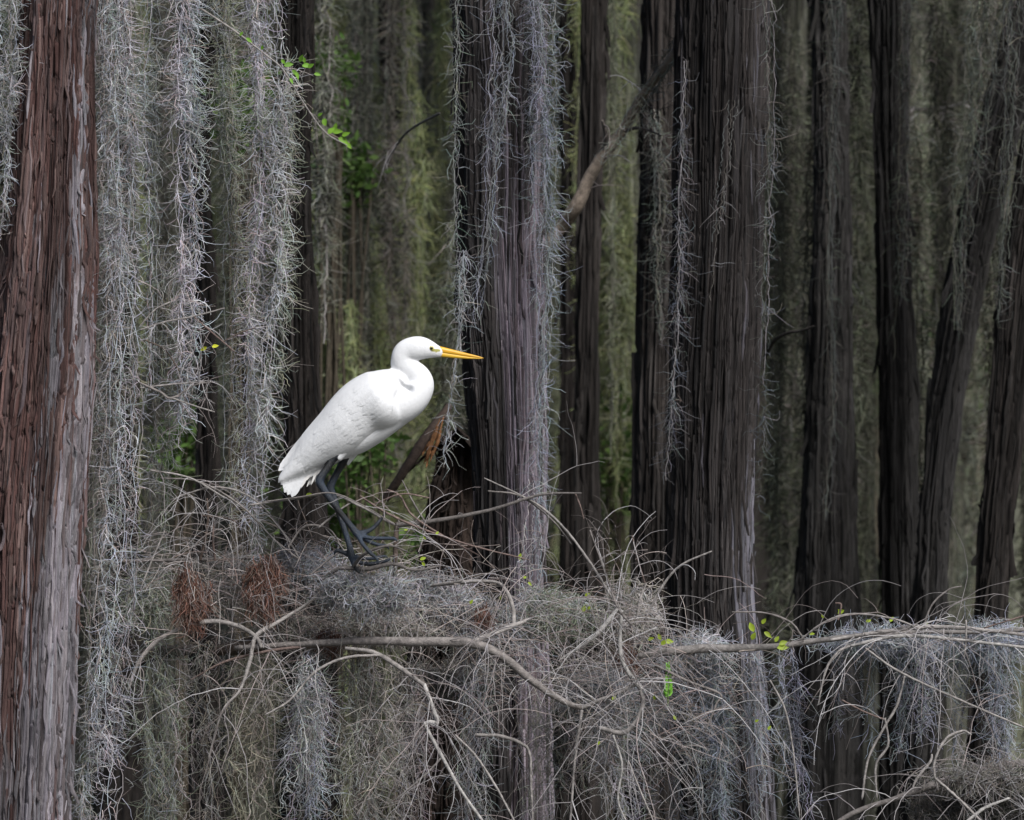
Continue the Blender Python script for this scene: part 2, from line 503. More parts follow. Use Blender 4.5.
# crowns: three shared foliage masses that sit above the picture
def crown_mesh(seed):
    rng = np.random.RandomState(seed)
    n_cl = 60
    cl = norm(rng.randn(n_cl, 3)) * (rng.rand(n_cl, 1) ** 0.4) * np.array([2.1, 2.1, 1.9])
    n = 1500
    c = cl[rng.randint(n_cl, size=n)] + rng.randn(n, 3) * 0.26
    d = norm(rng.randn(n, 3)); e = norm(np.cross(d, rng.randn(n, 3)))
    l = rng.uniform(.06, .14, (n, 1)); w = l * 0.4
    v = np.stack([c - d * l, c + e * w, c + d * l, c - e * w], 1)
    G = Geo()
    G.add(v, [np.arange(n * 4).reshape(n, 4)], np.repeat(pick(np.array([[.05, .085, .03], [.07, .10, .04], [.04, .07, .03]]), n, rng), 4, 0))
    # a few limbs inside
    K = 8
    m = 16
    a = rng.rand(m) * TAU
    p0 = np.stack([np.zeros(m), np.zeros(m), rng.uniform(-1.8, 0.6, m)], -1)
    p1 = np.stack([np.cos(a) * 1.7, np.sin(a) * 1.7, p0[:, 2] + 0.5], -1)
    u = np.linspace(0, 1, K)[None, :, None]
    pts = p0[:, None] * (1 - u) + p1[:, None] * u + rng.randn(m, K, 3) * 0.04
    vv, ff, cc = tubes(pts, np.linspace(.035, .008, K)[None] * np.ones((m, 1)), 5, np.array([.08, .07, .06]))
    G.add(vv, ff, cc)
    return G.mesh('crown', LEAF)


CROWNS = [crown_mesh(100 + i) for i in range(3)]
CROWN_LOW = 6.9


def tree(label, prof, Y, colfn, seed, group=None, crown=True, **kw):
    me, org, cxf, zt = make_trunk('trunk', prof, Y, colfn, seed, **kw)
    t = empty('cypress_tree', org, label, 'tree', group)
    link('trunk', me, (0, 0, 0), t)
    if crown:
        c = link('crown', CROWNS[seed % 3], (cxf(zt) - org[0], 0, zt - 0.8 + 0.5 * (seed % 4)), t)
        c.rotation_euler = (0, 0, seed * 1.3)
    return t


# left foreground trunk: red-brown, weathered silver down its right side
def col_left(z, s, rng, n, h):
    low = np.clip((3.05 - z) / 0.9, 0, 1)
    pg = np.clip((s - 0.02) * 1.6, 0, 1) * (0.35 + 0.65 * low) + 0.55 * np.clip((2.25 - z) / 0.5, 0, 1) * (s > -0.8)
    pg = np.clip(pg + 1.1 * vnoise2(z * 4 + 40, s * 5 + 9, 77), 0, .93)
    k = np.clip((pg - h) * 5 + .5, 0, 1)[:, None]
    return k * pick2(SILVER, h, rng) + (1 - k) * pick2(BROWN, h, rng)


T1 = tree('large reddish-brown trunk with peeling bark along the left edge',
          [(-40, 26, 97), (0, 22, 97), (150, 11, 96), (250, 0, 97), (400, -14, 92), (520, -24, 84), (640, -30, 78), (820, -38, 71), (900, -44, 68)],
          -0.25, col_left, 31, nstrip=900, sw=(0.002, 0.007), sl=(0.06, 0.45), lift=0.006, thick=0.0016, furrow=.0066, fscale=.024, plates=.1, flute=0.03, nth=620, nz=900, flare=1.6,
          base_pal=BROWN * 0.55, K=12)


def col_mid(z, s, rng, n, h):
    p = np.clip((s + 0.4) * 1.5, 0, 1) * np.clip((3.5 - z) / 0.6, 0.12, 1)
    k = np.clip((p * .8 - h) * 5 + .5, 0, 1)[:, None]
    return k * pick2(SILVER * np.array([1.05, .98, 1.03]), h, rng) + (1 - k) * pick2(DARKB * np.array([1.15, 1.2, 1.3]), h, rng)


T2 = tree('fluted dark trunk behind the egret\'s bill, silvery strips on its right half',
          [(-40, 452, 548), (150, 453, 546), (300, 456, 545), (450, 470, 546), (600, 473, 548), (820, 474, 552)],
          0.8, col_mid, 41, nstrip=420, sw=(0.002, 0.006), sl=(0.15, .8), flute=0.08, nth=520, nz=560, thick=0.002, lift=.004, furrow=.006, fscale=.024, plates=.05)


def col_t3(z, s, rng, n, h):
    p = np.clip((s - 0.25) * 2.2, 0, 1) * np.clip((3.0 - z) / 0.9, 0.1, 1)
    k = np.clip((p * .66 - h) * 5 + .5, 0, 1)[:, None]
    return k * pick2(SILVER * np.array([.66, .69, .73]), h, rng) + (1 - k) * pick2(DARKB * np.array([.85, .87, .92]), h, rng)


T3 = tree('broad dark trunk right of centre, bluish grey bark low on its right side',
          [(-40, 680, 770), (100, 677, 770), (300, 672, 765), (450, 670, 758), (600, 668, 757), (700, 672, 768), (820, 680, 778)],
          1.2, col_t3, 51, nstrip=420, sw=(0.002, 0.006), sl=(0.15, .8), flute=0.07, nth=520, nz=560, thick=0.002, lift=.004, furrow=.006, fscale=.026, plates=.05)
T3b = tree('dark brown trunk tucked close behind the broad dark trunk\'s left side',
           [(-40, 642, 690), (150, 640, 690), (400, 634, 690), (640, 632, 688)], 2.2, pal_fn(DARKB * 1.05), 52,
           nstrip=160, flute=0.05, sl=(.15, .7), nth=240, nz=260)
T4 = tree('straight slim blackish trunk left of the leaning trunk on the right',
          [(-40, 871, 912), (150, 872, 908), (250, 875, 906), (350, 876, 914), (500, 878, 919), (640, 880, 921), (820, 878, 925)],
          3.0, pal_fn(DARKG * .55), 53, nth=240, nz=260, sw=(.003, .009), nstrip=150, flute=0.07, sl=(.15, .8))
T5 = tree('leaning dark trunk at right that slants up to the right',
          [(-40, 1022, 1066), (130, 976, 1020), (250, 950, 988), (400, 927, 962), (520, 917, 950), (640, 910, 946)],
          2.7, pal_fn(DARKG * .6), 54, nth=240, nz=260, sw=(.003, .009), nstrip=150, flute=0.05, sl=(.15, .7), ztop=8.5)
T6 = tree('nearly black leaning trunk cut off by the right edge',
          [(-40, 1052, 1100), (100, 1026, 1072), (250, 1002, 1046), (400, 990, 1030), (520, 980, 1015), (640, 972, 1008)],
          2.2, pal_fn(DARKB * .62), 55, nth=240, nz=260, sw=(.003, .009), nstrip=150, flute=0.05, sl=(.15, .7), ztop=8.5)
T7 = tree('dark crusty trunk between the broad dark trunk and the slim blackish one',
          [(-40, 812, 846), (200, 814, 850), (350, 808, 852), (500, 800, 856), (640, 792, 862)],
          2.9, pal_fn(DARKG * .72), 56, nth=240, nz=260, sw=(.003, .009), nstrip=150, flute=0.07, sl=(.12, .5))
T8 = tree('dark trunk half hidden behind the right end of the left moss curtain',
          [(-40, 282, 312), (200, 284, 312), (400, 284, 318), (560, 280, 330)], 1.8, pal_fn(DARKB * .85), 57, nth=240, nz=260, sw=(.003, .009), nstrip=150, flute=0.06)

# trees of the middle ground: (left, right at mid height, Y, palette, label)
MID = [
    (-60, -20, 5.0, DARKG, 'greyish trunk just beyond the left edge behind the big red trunk'),
    (103, 136, 3.0, DARKB, 'dark trunk behind the tallest moss curtain on the left'),
    (150, 182, 4.4, MOSSY, 'greenish mossy trunk between the two brightest left moss curtains'),
    (197, 216, 2.6, DARKB * .9, 'thin dark trunk in the gap right of the second moss curtain'),
    (228, 262, 4.8, MOSSY, 'greenish trunk behind the moss curtain nearest the egret\'s tail'),
    (316, 342, 6.2, LICHEN * .8, 'yellow-green lichened trunk above the egret\'s back'),
    (352, 372, 4.6, DARKG, 'grey trunk directly above the egret\'s shoulders'),
    (384, 404, 5.6, DARKB, 'thin dark trunk straight above the egret\'s head'),
    (424, 452, 6.6, MOSSY * .9, 'mossy trunk close left of the central silvery trunk'),
    (560, 578, 4.2, DARKB * 1.1, 'narrow brown trunk close right of the central silvery trunk'),
    (576, 600, 3.2, DARKB * .8, 'blackish trunk crossed by the bare slanting limb'),
    (602, 634, 5.5, LICHEN * 1.05, 'pale green lichen-covered trunk in the bright gap right of centre'),
    (776, 806, 5.4, MOSSY * .75, 'dull green trunk close right of the broad dark trunk'),
    (850, 872, 6.0, MOSSY * .7, 'grey-green trunk close left of the slim blackish trunk'),
    (936, 962, 7.0, MOSSY * .75, 'grey-green trunk seen below the leaning trunk at right'),
    (1034, 1080, 5.0, DARKG, 'dark trunk beyond the right edge'),
]
for i, (a, b, Y, pal, lab) in enumerate(MID):
    r_ = np.random.RandomState(700 + i); j = r_.uniform(-10, 10, 3)
    tree(lab, [(-60, a + j[0], b + j[0]), (200, a + j[1] * .5, b + j[1] * .5), (420, a - 1, b + 1), (640, a + j[2] * .4 - 4, b + j[2] * .4 + 4), (840, a - 8, b + 8)],
         Y, pal_fn(pal, .25), 300 + i, nstrip=90, nth=130, nz=150, flute=0.08, sl=(.15, .7), sw=(.004, .012), K=7, fscale=.03, furrow=.009, patch=.6)

# trees of the far ground: shared trunk meshes, copied
FAR_T = []
for i in range(5):
    pal = [DARKG, MOSSY * .8, DARKB, MOSSY * .65, LICHEN * .6][i]
    me, org, cxf, zt = make_trunk('trunk', [(0, 492 + 3 * i, 518), (410, 490, 520), (820, 486, 524)], 0.0, pal_fn(pal, .3), 900 + i,
                                  nstrip=60, nth=80, nz=90, flute=0.09, sl=(.2, .9), sw=(.006, .018), K=6, fscale=.035, furrow=.010, patch=.6, ztop=10.5, flare=2.4)
    FAR_T.append((me, org))
GAPS = [(-400, 100, 'behind the big red trunk at left'), (100, 300, 'behind the left moss curtains'), (300, 455, 'above and behind the egret'),
        (545, 680, 'left of the broad dark trunk'), (765, 875, 'left of the slim blackish trunk'),
        (905, 1450, 'behind the leaning trunks at right')]
rng = np.random.RandomState(77)
for lo, hi, where in GAPS:
    n = 4 if hi - lo < 220 else 7
    grp = 'blurred far trunks ' + where
    for k in range(n):
        Y = rng.uniform(9, 24)
        px = lo + (hi - lo) * (k + rng.uniform(.15, .85)) / n
        f = (D + Y) / D
        me, org = FAR_T[rng.randint(5)]
        t = empty('cypress_tree', ((px - W2) * S * f, Y, 0), 'blurred far trunk deep in the forest ' + where, 'tree', grp)
        tr = link('trunk', me, (0, 0, 0), t); w = rng.uniform(1.2, 2.3); tr.scale = (w, w, 1.0); tr.rotation_euler = (0, 0, rng.rand() * TAU)
        c = link('crown', CROWNS[rng.randint(3)], (0, 0, rng.uniform(8.8, 10.2)), t); c.scale = (1.2, 1.2, 1.1); c.rotation_euler = (0, 0, rng.rand() * TAU)

# curtains of moss in the middle and far ground: shared meshes, copied
BG = []
for i in range(8):
    pal = [np.array([[.40, .39, .33], [.34, .34, .27], [.44, .43, .38]]), np.array([[.36, .38, .26], [.30, .32, .21], [.40, .41, .31]]), np.array([[.38, .35, .30], [.30, .28, .24], [.42, .41, .37]]), np.array([[.30, .32, .23], [.36, .36, .30], [.25, .26, .19]]), np.array([[.50, .56, .27], [.42, .48, .22], [.58, .60, .38]]), np.array([[.30, .29, .26], [.24, .23, .20], [.36, .35, .32]]), np.array([[.24, .25, .19], [.18, .19, .14], [.27, .27, .23]]), np.array([[.21, .20, .17], [.16, .165, .12], [.25, .26, .18]])][i] * .66
    r_ = np.random.RandomState(50 + i)
    nodes = [(0, 512 + r_.uniform(-4, 4), 8), (80, 512, 15), (260, 512 + r_.uniform(-8, 8), 19), (420, 512 + r_.uniform(-8, 8), 17), (560, 512 + r_.uniform(-8, 8), 11), (700, 512, 4)]
    me, org = beard_mesh('spanish_moss', nodes, 0.0, 15000, pal, 400 + i, rad=0.0016, flen=(.04, .09), strand_w=0.02, K=4)
    BG.append(me)


def bg_moss(px, py, Y, k, sc, sw, label, group):
    p = P(px, py, Y)
    o = link('spanish_moss', BG[k], p)
    o.scale = (sw, sw, sc); o.rotation_euler = (0, 0, (px * 7.3 + k) % TAU)
    return tag(o, label, 'hanging moss', group)


rng = np.random.RandomState(78)
for lo, hi, where in GAPS:
    lo2, hi2 = max(lo, -150), min(hi, 1180)
    n = int((hi2 - lo2) / 6)
    for k in range(n):
        Y = 3.0 + 14 * rng.rand() ** 1.3
        px = lo2 + (hi2 - lo2) * (k + rng.uniform(0, 1)) / n
        f = (D + Y) / D
        top = rng.choice([-60, -60, -60, 40, 120, 220])
        bg_moss(px, top, Y, (rng.choice([6, 6, 7, 7, 3]) if px > 640 else rng.randint(6)), rng.uniform(.6, 1.15) * f * .9, rng.uniform(.4, 1.0) * (0.6 + .4 * f), 'blurred dim moss hanging deep in the forest ' + where,
                'dim background moss ' + where)

for px, Y, top in ((316, 4.6, -60), (330, 5.0, 20), (342, 6.0, -60), (372, 5.4, 60), (408, 5.2, -60), (420, 4.4, 90), (440, 5.8, -60), (604, 5.0, 60), (618, 4.9, -60), (628, 5.1, 200), (352, 4.0, 300), (388, 4.8, 260)):
    where = 'above and behind the egret' if px < 500 else 'left of the broad dark trunk'
    o = bg_moss(px, top, Y, 4, rng.uniform(.8, 1.1) * (D + Y) / D, rng.uniform(.4, .8) * (D + Y) / D, 'blurred yellow-green moss hanging deep in the forest ' + where, 'yellow-green background moss ' + where)
for i, (a, b, Y, pal, lab) in enumerate(MID):
    for k in range(0 if i in (3, 7, 9, 10) else 1 if i in (5, 11) else 3):
        px = a + (b - a) * rng.uniform(-.1, 1.1)
        where = [w for lo, hi, w in GAPS if lo <= px < hi] or ['behind the big red trunk at left' if px < 300 else 'above and behind the egret' if px < 520 else 'left of the broad dark trunk' if px < 720 else 'left of the slim blackish trunk' if px < 890 else 'behind the leaning trunks at right']
        bg_moss(px, rng.choice([-60, -60, 30, 150]), Y - .35, ([6, 6, 7, 3] if px > 640 else [0, 2, 3, 5])[rng.randint(4)], rng.uniform(.5, 1.0) * (D + Y) / D, rng.uniform(.3, .75) * (D + Y) / D,
                'blurred dim moss hanging deep in the forest ' + where[0], 'dim background moss ' + where[0])

# far-off wood that closes the view
rng = np.random.RandomState(79)
G = Geo()
n = 150
xs = rng.uniform(-16, 16, n); ys = rng.uniform(27, 42, n)
K = 6
zz = np.linspace(-0.2, 14, K)
pts = np.zeros((n, K, 3)); pts[..., 0] = xs[:, None] + rng.randn(n, 1) * .3 * zz / 14; pts[..., 1] = ys[:, None]; pts[..., 2] = zz
v, f_, c = tubes(pts, rng.uniform(.06, .2, (n, 1)) * np.linspace(1.4, .6, K), 8, pick(np.concatenate([MOSSY, DARKG]), n, rng))
G.add(v, f_, c)
n = 26000
cl = np.stack([rng.uniform(-17, 17, 420), rng.uniform(28, 44, 420), rng.uniform(0, 14, 420)], -1)
c0 = cl[rng.randint(420, size=n)] + rng.randn(n, 3) * np.array([.6, .6, .8])
d = norm(rng.randn(n, 3) + np.array([0, 0, -.8])); e = norm(np.cross(d, rng.randn(n, 3)))
l = rng.uniform(.05, .18, (n, 1)); w = l * .35
v = np.stack([c0 - d * l, c0 + e * w, c0 + d * l, c0 - e * w], 1)
G.add(v, [np.arange(n * 4).reshape(n, 4)], np.repeat(pick(np.array([[.09, .12, .05], [.12, .14, .08], [.07, .09, .05], [.14, .15, .12]]), n, rng), 4, 0))
tag(link('far_wood', G.mesh('far_wood', LEAF)), 'far-off mass of mossy swamp wood closing the view', 'forest', kind='stuff')


# green leafy bushes glimpsed far behind
def bush(label, px, py, Y, wpx, hpx, seed, n=480, colr=((.11, .20, .05), (.09, .16, .045), (.16, .25, .07))):
    rng = np.random.RandomState(seed)
    f = S * (D + Y) / D
    top = P(px, py, Y)
    t = empty('leafy_shrub', (top[0], Y, 0), label, 'shrub', 'green shrubs glimpsed between the trunks')
    zc_ = top[2]
    cl = rng.randn(14, 3) * np.array([wpx * f * .5, wpx * f * .5, hpx * f * .5])
    c0 = cl[rng.randint(14, size=n)] + rng.randn(n, 3) * 0.035 + np.array([0, 0, zc_])
    d = norm(rng.randn(n, 3)); e = norm(np.cross(d, rng.randn(n, 3)))
    l = rng.uniform(.008, .022, (n, 1)); w = l * .5
    v = np.stack([c0 - d * l, c0 + e * w, c0 + d * l, c0 - e * w], 1)
    G = Geo(); G.add(v, [np.arange(n * 4).reshape(n, 4)], np.repeat(pick(np.array(colr), n, rng), 4, 0))
    link('foliage', G.mesh('foliage', LEAF), (0, 0, 0), t)
    ends = cl + np.array([0, 0, zc_])
    K = 9; u = np.linspace(0, 1, K)[None, :, None]
    pts = np.zeros((14, 1, 3)) * (1 - u) + ends[:, None] * u
    pts[..., 0] *= u[..., 0]; pts[..., 1] *= u[..., 0]
    pts = pts + rng.randn(14, K, 3) * .012
    G = Geo(); v, f_, c = tubes(pts, np.linspace(.009, .003, K)[None] * np.ones((14, 1)), 5, np.array([.09, .075, .055])); G.add(v, f_, c)
    link('stem', G.mesh('stem', TWIG), (0, 0, 0), t)


BUSHES = [(395, 235, 7.0, 24, 44, 'small bright shrub behind the egret, above its head'), (335, 20, 6.5, 16, 25, 'dim leafy shrub at the top edge left of centre'),
          (185, 460, 3.6, 14, 26, 'green shrub glimpsed between the left moss curtains'), (445, 545, 2.6, 34, 16, 'green leaves low behind the egret\'s feet'),
          (870, 360, 8.0, 9, 30, 'green shrub just left of the slim blackish trunk'), (935, 300, 9.0, 26, 90, 'tall dim green shrub left of the leaning trunk at right'),
          (978, 355, 9.0, 14, 34, 'green shrub right of the leaning trunk at right'), (840, 545, 6.0, 10, 14, 'tiny green shrub low beside the dark crusty trunk'),
          (625, 380, 9.0, 16, 110, 'pale green shrub in the bright gap right of centre'), (240, 110, 2.2, 12, 30, 'green leaves behind the moss at upper left'), (330, 90, 3.4, 12, 60, 'yellow-green leaves above the egret\'s back near the thin vine'), (345, 170, 4.2, 22, 30, 'dim leaf cluster above the egret\'s back, lower of two'), (385, 300, 7.5, 12, 18, 'small dim leaf cluster just above the egret\'s shoulders'), (365, 470, 3.0, 26, 40, 'green leaves glimpsed behind the egret\'s belly'), (612, 480, 5.0, 18, 60, 'pale leaves low in the bright gap right of centre'), (330, 520, 3.2, 26, 24, 'green leaves low behind the egret\'s legs')]
for i, (px, py, Y, w, h, lab) in enumerate(BUSHES):
    bush(lab, px, py, Y, w, h, 600 + i)

# ------------------------------------------------------------------ foreground moss
B = beard
B('tall pale moss curtain hanging the full height beside the big red trunk',
  [(-30, 116, 15), (120, 118, 14), (260, 121, 15), (400, 124, 18), (540, 122, 21), (640, 114, 20), (740, 104, 18), (850, 97, 16)], -0.22, 36000, GREY, 1)
B('tan loose moss fringe against the right side of the big red trunk',
  [(-30, 98, 12, .8), (150, 100, 9, .7), (300, 104, 8, .8), (480, 98, 8, .8), (620, 92, 9, .7), (850, 84, 8, .6)], -0.12, 24000, TAN, 2)
B('narrow grey moss curtain between the tallest curtain and the bright one',
  [(-30, 150, 11), (120, 150, 12), (240, 152, 9), (330, 152, 6), (390, 150, 3)], -0.05, 22000, GREY * .9, 3)
B('brightest silvery moss curtain at upper left, ending above the dead twigs',
  [(-30, 182, 15), (60, 184, 14), (200, 186, 15), (300, 187, 13), (380, 184, 9), (440, 180, 4)], -0.10, 36000, GREY * 1.1, 4)
B('greenish moss curtain behind the gap with the yellow leaf',
  [(-30, 222, 13), (90, 226, 12), (250, 232, 13), (380, 232, 12), (470, 230, 8), (530, 228, 4)], 0.25, 30000, GREYGREEN, 5)
B('long moss curtain next to the egret\'s tail, hanging to the branch tangle',
  [(-30, 266, 15, .7), (60, 268, 18, .8), (160, 272, 17), (280, 268, 17), (370, 260, 14), (450, 256, 12), (520, 255, 10), (560, 255, 6)], -0.02, 34000, GREY * 1.04, 6)
B('wispy moss fringe along the right edge of the curtain by the egret\'s tail',
  [(60, 288, 5), (200, 286, 5), (290, 282, 5), (380, 276, 4)], 0.02, 26000, TAN * 1.1, 7)
B('moss strand left of the big red trunk at the upper left corner',
  [(-30, 4, 16), (80, 4, 14), (170, 0, 9), (240, -3, 4)], -0.3, 34000, GREY * 1.1, 8)
B('dim moss strands low behind the tallest left curtain',
  [(250, 170, 10, .7), (420, 165, 15, .7), (520, 160, 12), (640, 150, 6)], 0.5, 16000, GREYGREEN * .8, 9)
B('bluish moss curtain down the right edge of the central trunk',
  [(-30, 536, 16), (80, 542, 14), (200, 546, 12), (290, 546, 10), (360, 542, 7), (430, 540, 6), (500, 541, 4)], 0.62, 22000, BLUE * .72, 10)
B('patch of grey moss on the upper face of the central trunk',
  [(-30, 505, 18), (70, 503, 16), (130, 496, 9), (180, 492, 6), (260, 486, 5), (320, 478, 4)], 0.60, 15000, BLUE * .62, 11)
B('thin moss strand down the left edge of the central trunk',
  [(-30, 455, 5), (80, 456, 6), (180, 455, 4), (300, 458, 4), (360, 455, 3)], 0.62, 12000, GREY * .55, 12)
B('curly moss strand hanging under the egret\'s bill',
  [(250, 462, 6), (320, 460, 6), (380, 453, 8), (420, 447, 6), (465, 443, 3)], 0.58, 17000, GREY * .8, 13)
B('sparse moss low on the central trunk\'s right side',
  [(480, 535, 7), (560, 533, 9), (630, 530, 8), (680, 530, 4)], 0.60, 13000, BLUE * .7, 14)
B('thin moss strand on the left edge of the broad dark trunk',
  [(60, 682, 6, .5), (200, 678, 5), (340, 674, 6), (430, 668, 6), (480, 664, 3)], 0.95, 10000, GREY * .36, 15)
B('thin moss strand down the right edge of the broad dark trunk',
  [(-30, 770, 7), (120, 772, 6), (260, 768, 4), (380, 763, 5), (450, 762, 7), (505, 758, 3)], 0.95, 13000, GREY * .42, 16)
B('small moss tuft on the face of the broad dark trunk',
  [(100, 735, 6, .5), (160, 728, 6, .6), (230, 718, 5, .6), (300, 712, 4, .6)], 0.93, 6000, TAN * .45, 17)
B('mossy shroud on the upper end of the bare slanting limb',
  [(-20, 700, 8), (30, 688, 9), (70, 664, 10), (105, 642, 9), (140, 618, 6), (165, 605, 4)], 1.42, 11000, DIM * 1.2, 18, rad=.0011)
B('dim moss between the slanting limb and the broad dark trunk',
  [(110, 652, 10), (180, 656, 11), (280, 655, 8), (340, 660, 4)], 2.1, 11000, DIM * .7, 19, rad=.0011)
B('grey moss hanging in front of the upper leaning trunk at right',
  [(-30, 985, 24, .8), (90, 975, 18), (180, 962, 14), (260, 958, 9), (330, 955, 4)], 2.3, 7000, DIM * .5, 20, rad=.001)
B('grey moss at the upper right corner',
  [(-30, 1016, 16), (120, 1012, 14), (220, 1004, 8), (320, 998, 5)], 1.9, 8000, DIM * .5, 21, rad=.001)
B('thin dark moss down the dark crusty trunk',
  [(-30, 836, 10), (120, 834, 8), (260, 830, 6), (420, 836, 5), (520, 826, 4)], 2.6, 6000, DIM * .42, 22, rad=.0009)
B('thin moss along the right side of the slim blackish trunk',
  [(-30, 908, 7), (150, 906, 7), (260, 903, 6), (360, 896, 4)], 2.8, 9000, DIM * .5, 23, rad=.001)

# moss that hangs from the branch tangle
LOW = [
    ('greenish moss beard hanging at lower left beside the tallest curtain', [(640, 150, 14), (700, 154, 24), (780, 157, 24), (850, 154, 18)], .0, GREYGREEN * .8),
    ('brown moss beard hanging under the left stub', [(640, 205, 24), (720, 205, 30), (800, 210, 28), (860, 210, 20)], .05, TAN * .85),
    ('olive moss beard left of the brightest lower beard', [(655, 258, 26), (740, 256, 28), (860, 255, 22)], .0, 1.15 * np.array([[.26, .25, .19], [.22, .21, .16], [.33, .31, .27]])),
    ('brightest grey moss beard low below the left end of the smooth limb', [(655, 312, 14), (690, 316, 22), (760, 312, 25), (840, 305, 18)], -.06, GREY * .92),
    ('dense brown-grey moss beard below the smooth limb', [(655, 368, 26), (730, 366, 28), (790, 362, 22), (860, 360, 12)], .0, TAN),
    ('grey moss beard left of the zigzag white twig', [(670, 415, 22), (740, 410, 26), (860, 408, 20)], .1, TAN * .9),
    ('mauve-grey moss beard right of the zigzag white twig', [(655, 478, 20), (730, 478, 26), (800, 474, 22), (860, 470, 18)], .12, GREY * .85),
    ('tangled moss beard under the drooping end of the smooth limb', [(700, 545, 24), (770, 545, 26), (860, 540, 20)], .2, TAN * .8),
    ('moss beard under the whorl of twigs', [(690, 610, 22), (760, 622, 22), (860, 640, 16)], .1, GREY * .85),
    ('bluish moss beard hanging before the foot of the broad dark trunk', [(655, 712, 22), (720, 716, 24), (790, 718, 18), (840, 716, 8)], .1, BLUE * .85),
    ('pale wispy moss strand right of the broad trunk\'s foot', [(650, 790, 14, .7), (720, 796, 15, .6), (790, 805, 13, .6), (830, 806, 6)], .15, BLUE * .9),
    ('short moss tuft left of the slim blackish trunk\'s foot', [(645, 838, 6), (690, 838, 5), (730, 836, 3)], .1, BLUE * .8),
    ('ragged moss strand before the slim blackish trunk\'s foot', [(640, 905, 16), (680, 905, 13), (720, 903, 9), (752, 902, 4)], .05, BLUE * .9),
    ('cobwebby moss sagging below the right branch', [(632, 950, 36, .7), (660, 945, 28, .6), (690, 940, 8, .5)], .05, BLUE),
    ('bluish moss beard hanging at the right edge', [(628, 1000, 22), (680, 1002, 18), (730, 1004, 14), (775, 1006, 5)], .0, BLUE * 1.05),
    ('small moss tuft hanging left of the right-edge beard', [(650, 962, 8), (720, 958, 7), (765, 957, 3)], .1, BLUE * .85),
    ('thin moss strand in front of the broad trunk\'s bluish foot', [(650, 752, 10, .8), (720, 756, 12, .8), (790, 760, 10, .7), (850, 762, 6)], .05, BLUE * .85),
    ('sparse moss strand between the two foot trunks at lower right', [(645, 868, 10, .5), (700, 866, 8, .5), (760, 868, 6, .4)], .08, BLUE * .75),
    ('loose moss strand left of the sagging cobwebby moss', [(640, 925, 10, .7), (690, 924, 10, .7), (740, 922, 5)], -.02, BLUE * .9),
    ('dim moss beard behind the twigs right of the smooth limb', [(650, 575, 22), (720, 578, 20), (780, 580, 14)], .4, TAN * .6),
    ('moss beard behind the whorl, left of the broad trunk\'s foot', [(640, 662, 18), (720, 668, 20), (800, 670, 16), (860, 676, 10)], .3, GREY * .65),
]
for i, (lab, nodes, Y, pal) in enumerate(LOW):
    B(lab, nodes, Y, 26000 if i < 10 or i > 15 else 19000, np.asarray(pal) * .92, 150 + i, 'moss beards hanging from the branch tangle', down=.75, flen=(.03, .08), rad=.0007)


# curly moss heaps lying on the twigs
def heap(label, px, py, Y, wpx, hpx, n, pal, seed, name='moss_clump', cat='moss clump', group='moss clumps lying on the tangle', rad=.0008, flen=(.03, .07), down=.25, curl=.9):
    rng = np.random.RandomState(seed)
    c = P(px, py, Y)
    n = int(n * 1.7); n_cl = 18
    cl = norm(rng.randn(n_cl, 3)) * rng.rand(n_cl, 1) ** .5 * np.array([wpx, wpx * .55, hpx]) * S * .85
    r = cl[rng.randint(n_cl, size=n)] + rng.randn(n, 3) * np.array([wpx, wpx * .5, hpx]) * S * .22
    v, f_, cc = filaments(r, rng, flen, 6, down, .4, curl, rad, np.asarray(pal) * 1.12)
    G = Geo(); G.add(v, f_, cc)
    return tag(link(name, G.mesh(name, MOSS), c), label, cat, group)


HEAPS = [
    ('grey moss heap on the tangle just below the egret\'s feet', 368, 592, -.12, 46, 15, 1500, GREY * .72),
    ('grey moss heap right of the egret\'s feet', 440, 600, .1, 40, 20, 1400, GREY * .95),
    ('pale moss heap under the egret\'s tail', 305, 572, .08, 40, 22, 1300, GREY * .95),
    ('tan moss heap between the two rusty clumps', 225, 585, .12, 30, 28, 1000, TAN),
    ('grey moss heap on the twigs left of the rusty clumps', 148, 600, .1, 28, 28, 700, GREYGREEN),
    ('moss heap at the fork of the smooth limb', 490, 625, .12, 36, 26, 1100, GREY * .85),
    ('greenish moss heap above the whorl of twigs', 560, 615, .12, 44, 22, 1200, GREYGREEN),
    ('brownish moss heap beside the white broken stub', 632, 615, .1, 22, 30, 700, TAN),
    ('moss heap along the smooth limb', 385, 625, .08, 60, 16, 1200, TAN * 1.0),
    ('moss heap at the left end of the smooth limb', 300, 625, .1, 45, 20, 900, TAN * .9),
    ('moss heap wound round the twig whorl', 610, 690, .12, 46, 26, 1200, GREY * .9),
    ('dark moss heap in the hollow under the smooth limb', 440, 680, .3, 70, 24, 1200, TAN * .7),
    ('moss heap on the right branch before the broad dark trunk', 700, 648, .06, 40, 9, 500, GREY),
    ('moss heap on the right branch before the slim blackish trunk', 880, 640, .06, 70, 9, 900, BLUE),
    ('moss heap on the branch at the right edge', 990, 640, .05, 46, 14, 900, BLUE),
]
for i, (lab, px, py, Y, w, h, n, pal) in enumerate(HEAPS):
    heap(lab, px, py, Y, w, h, n, pal, 250 + i)
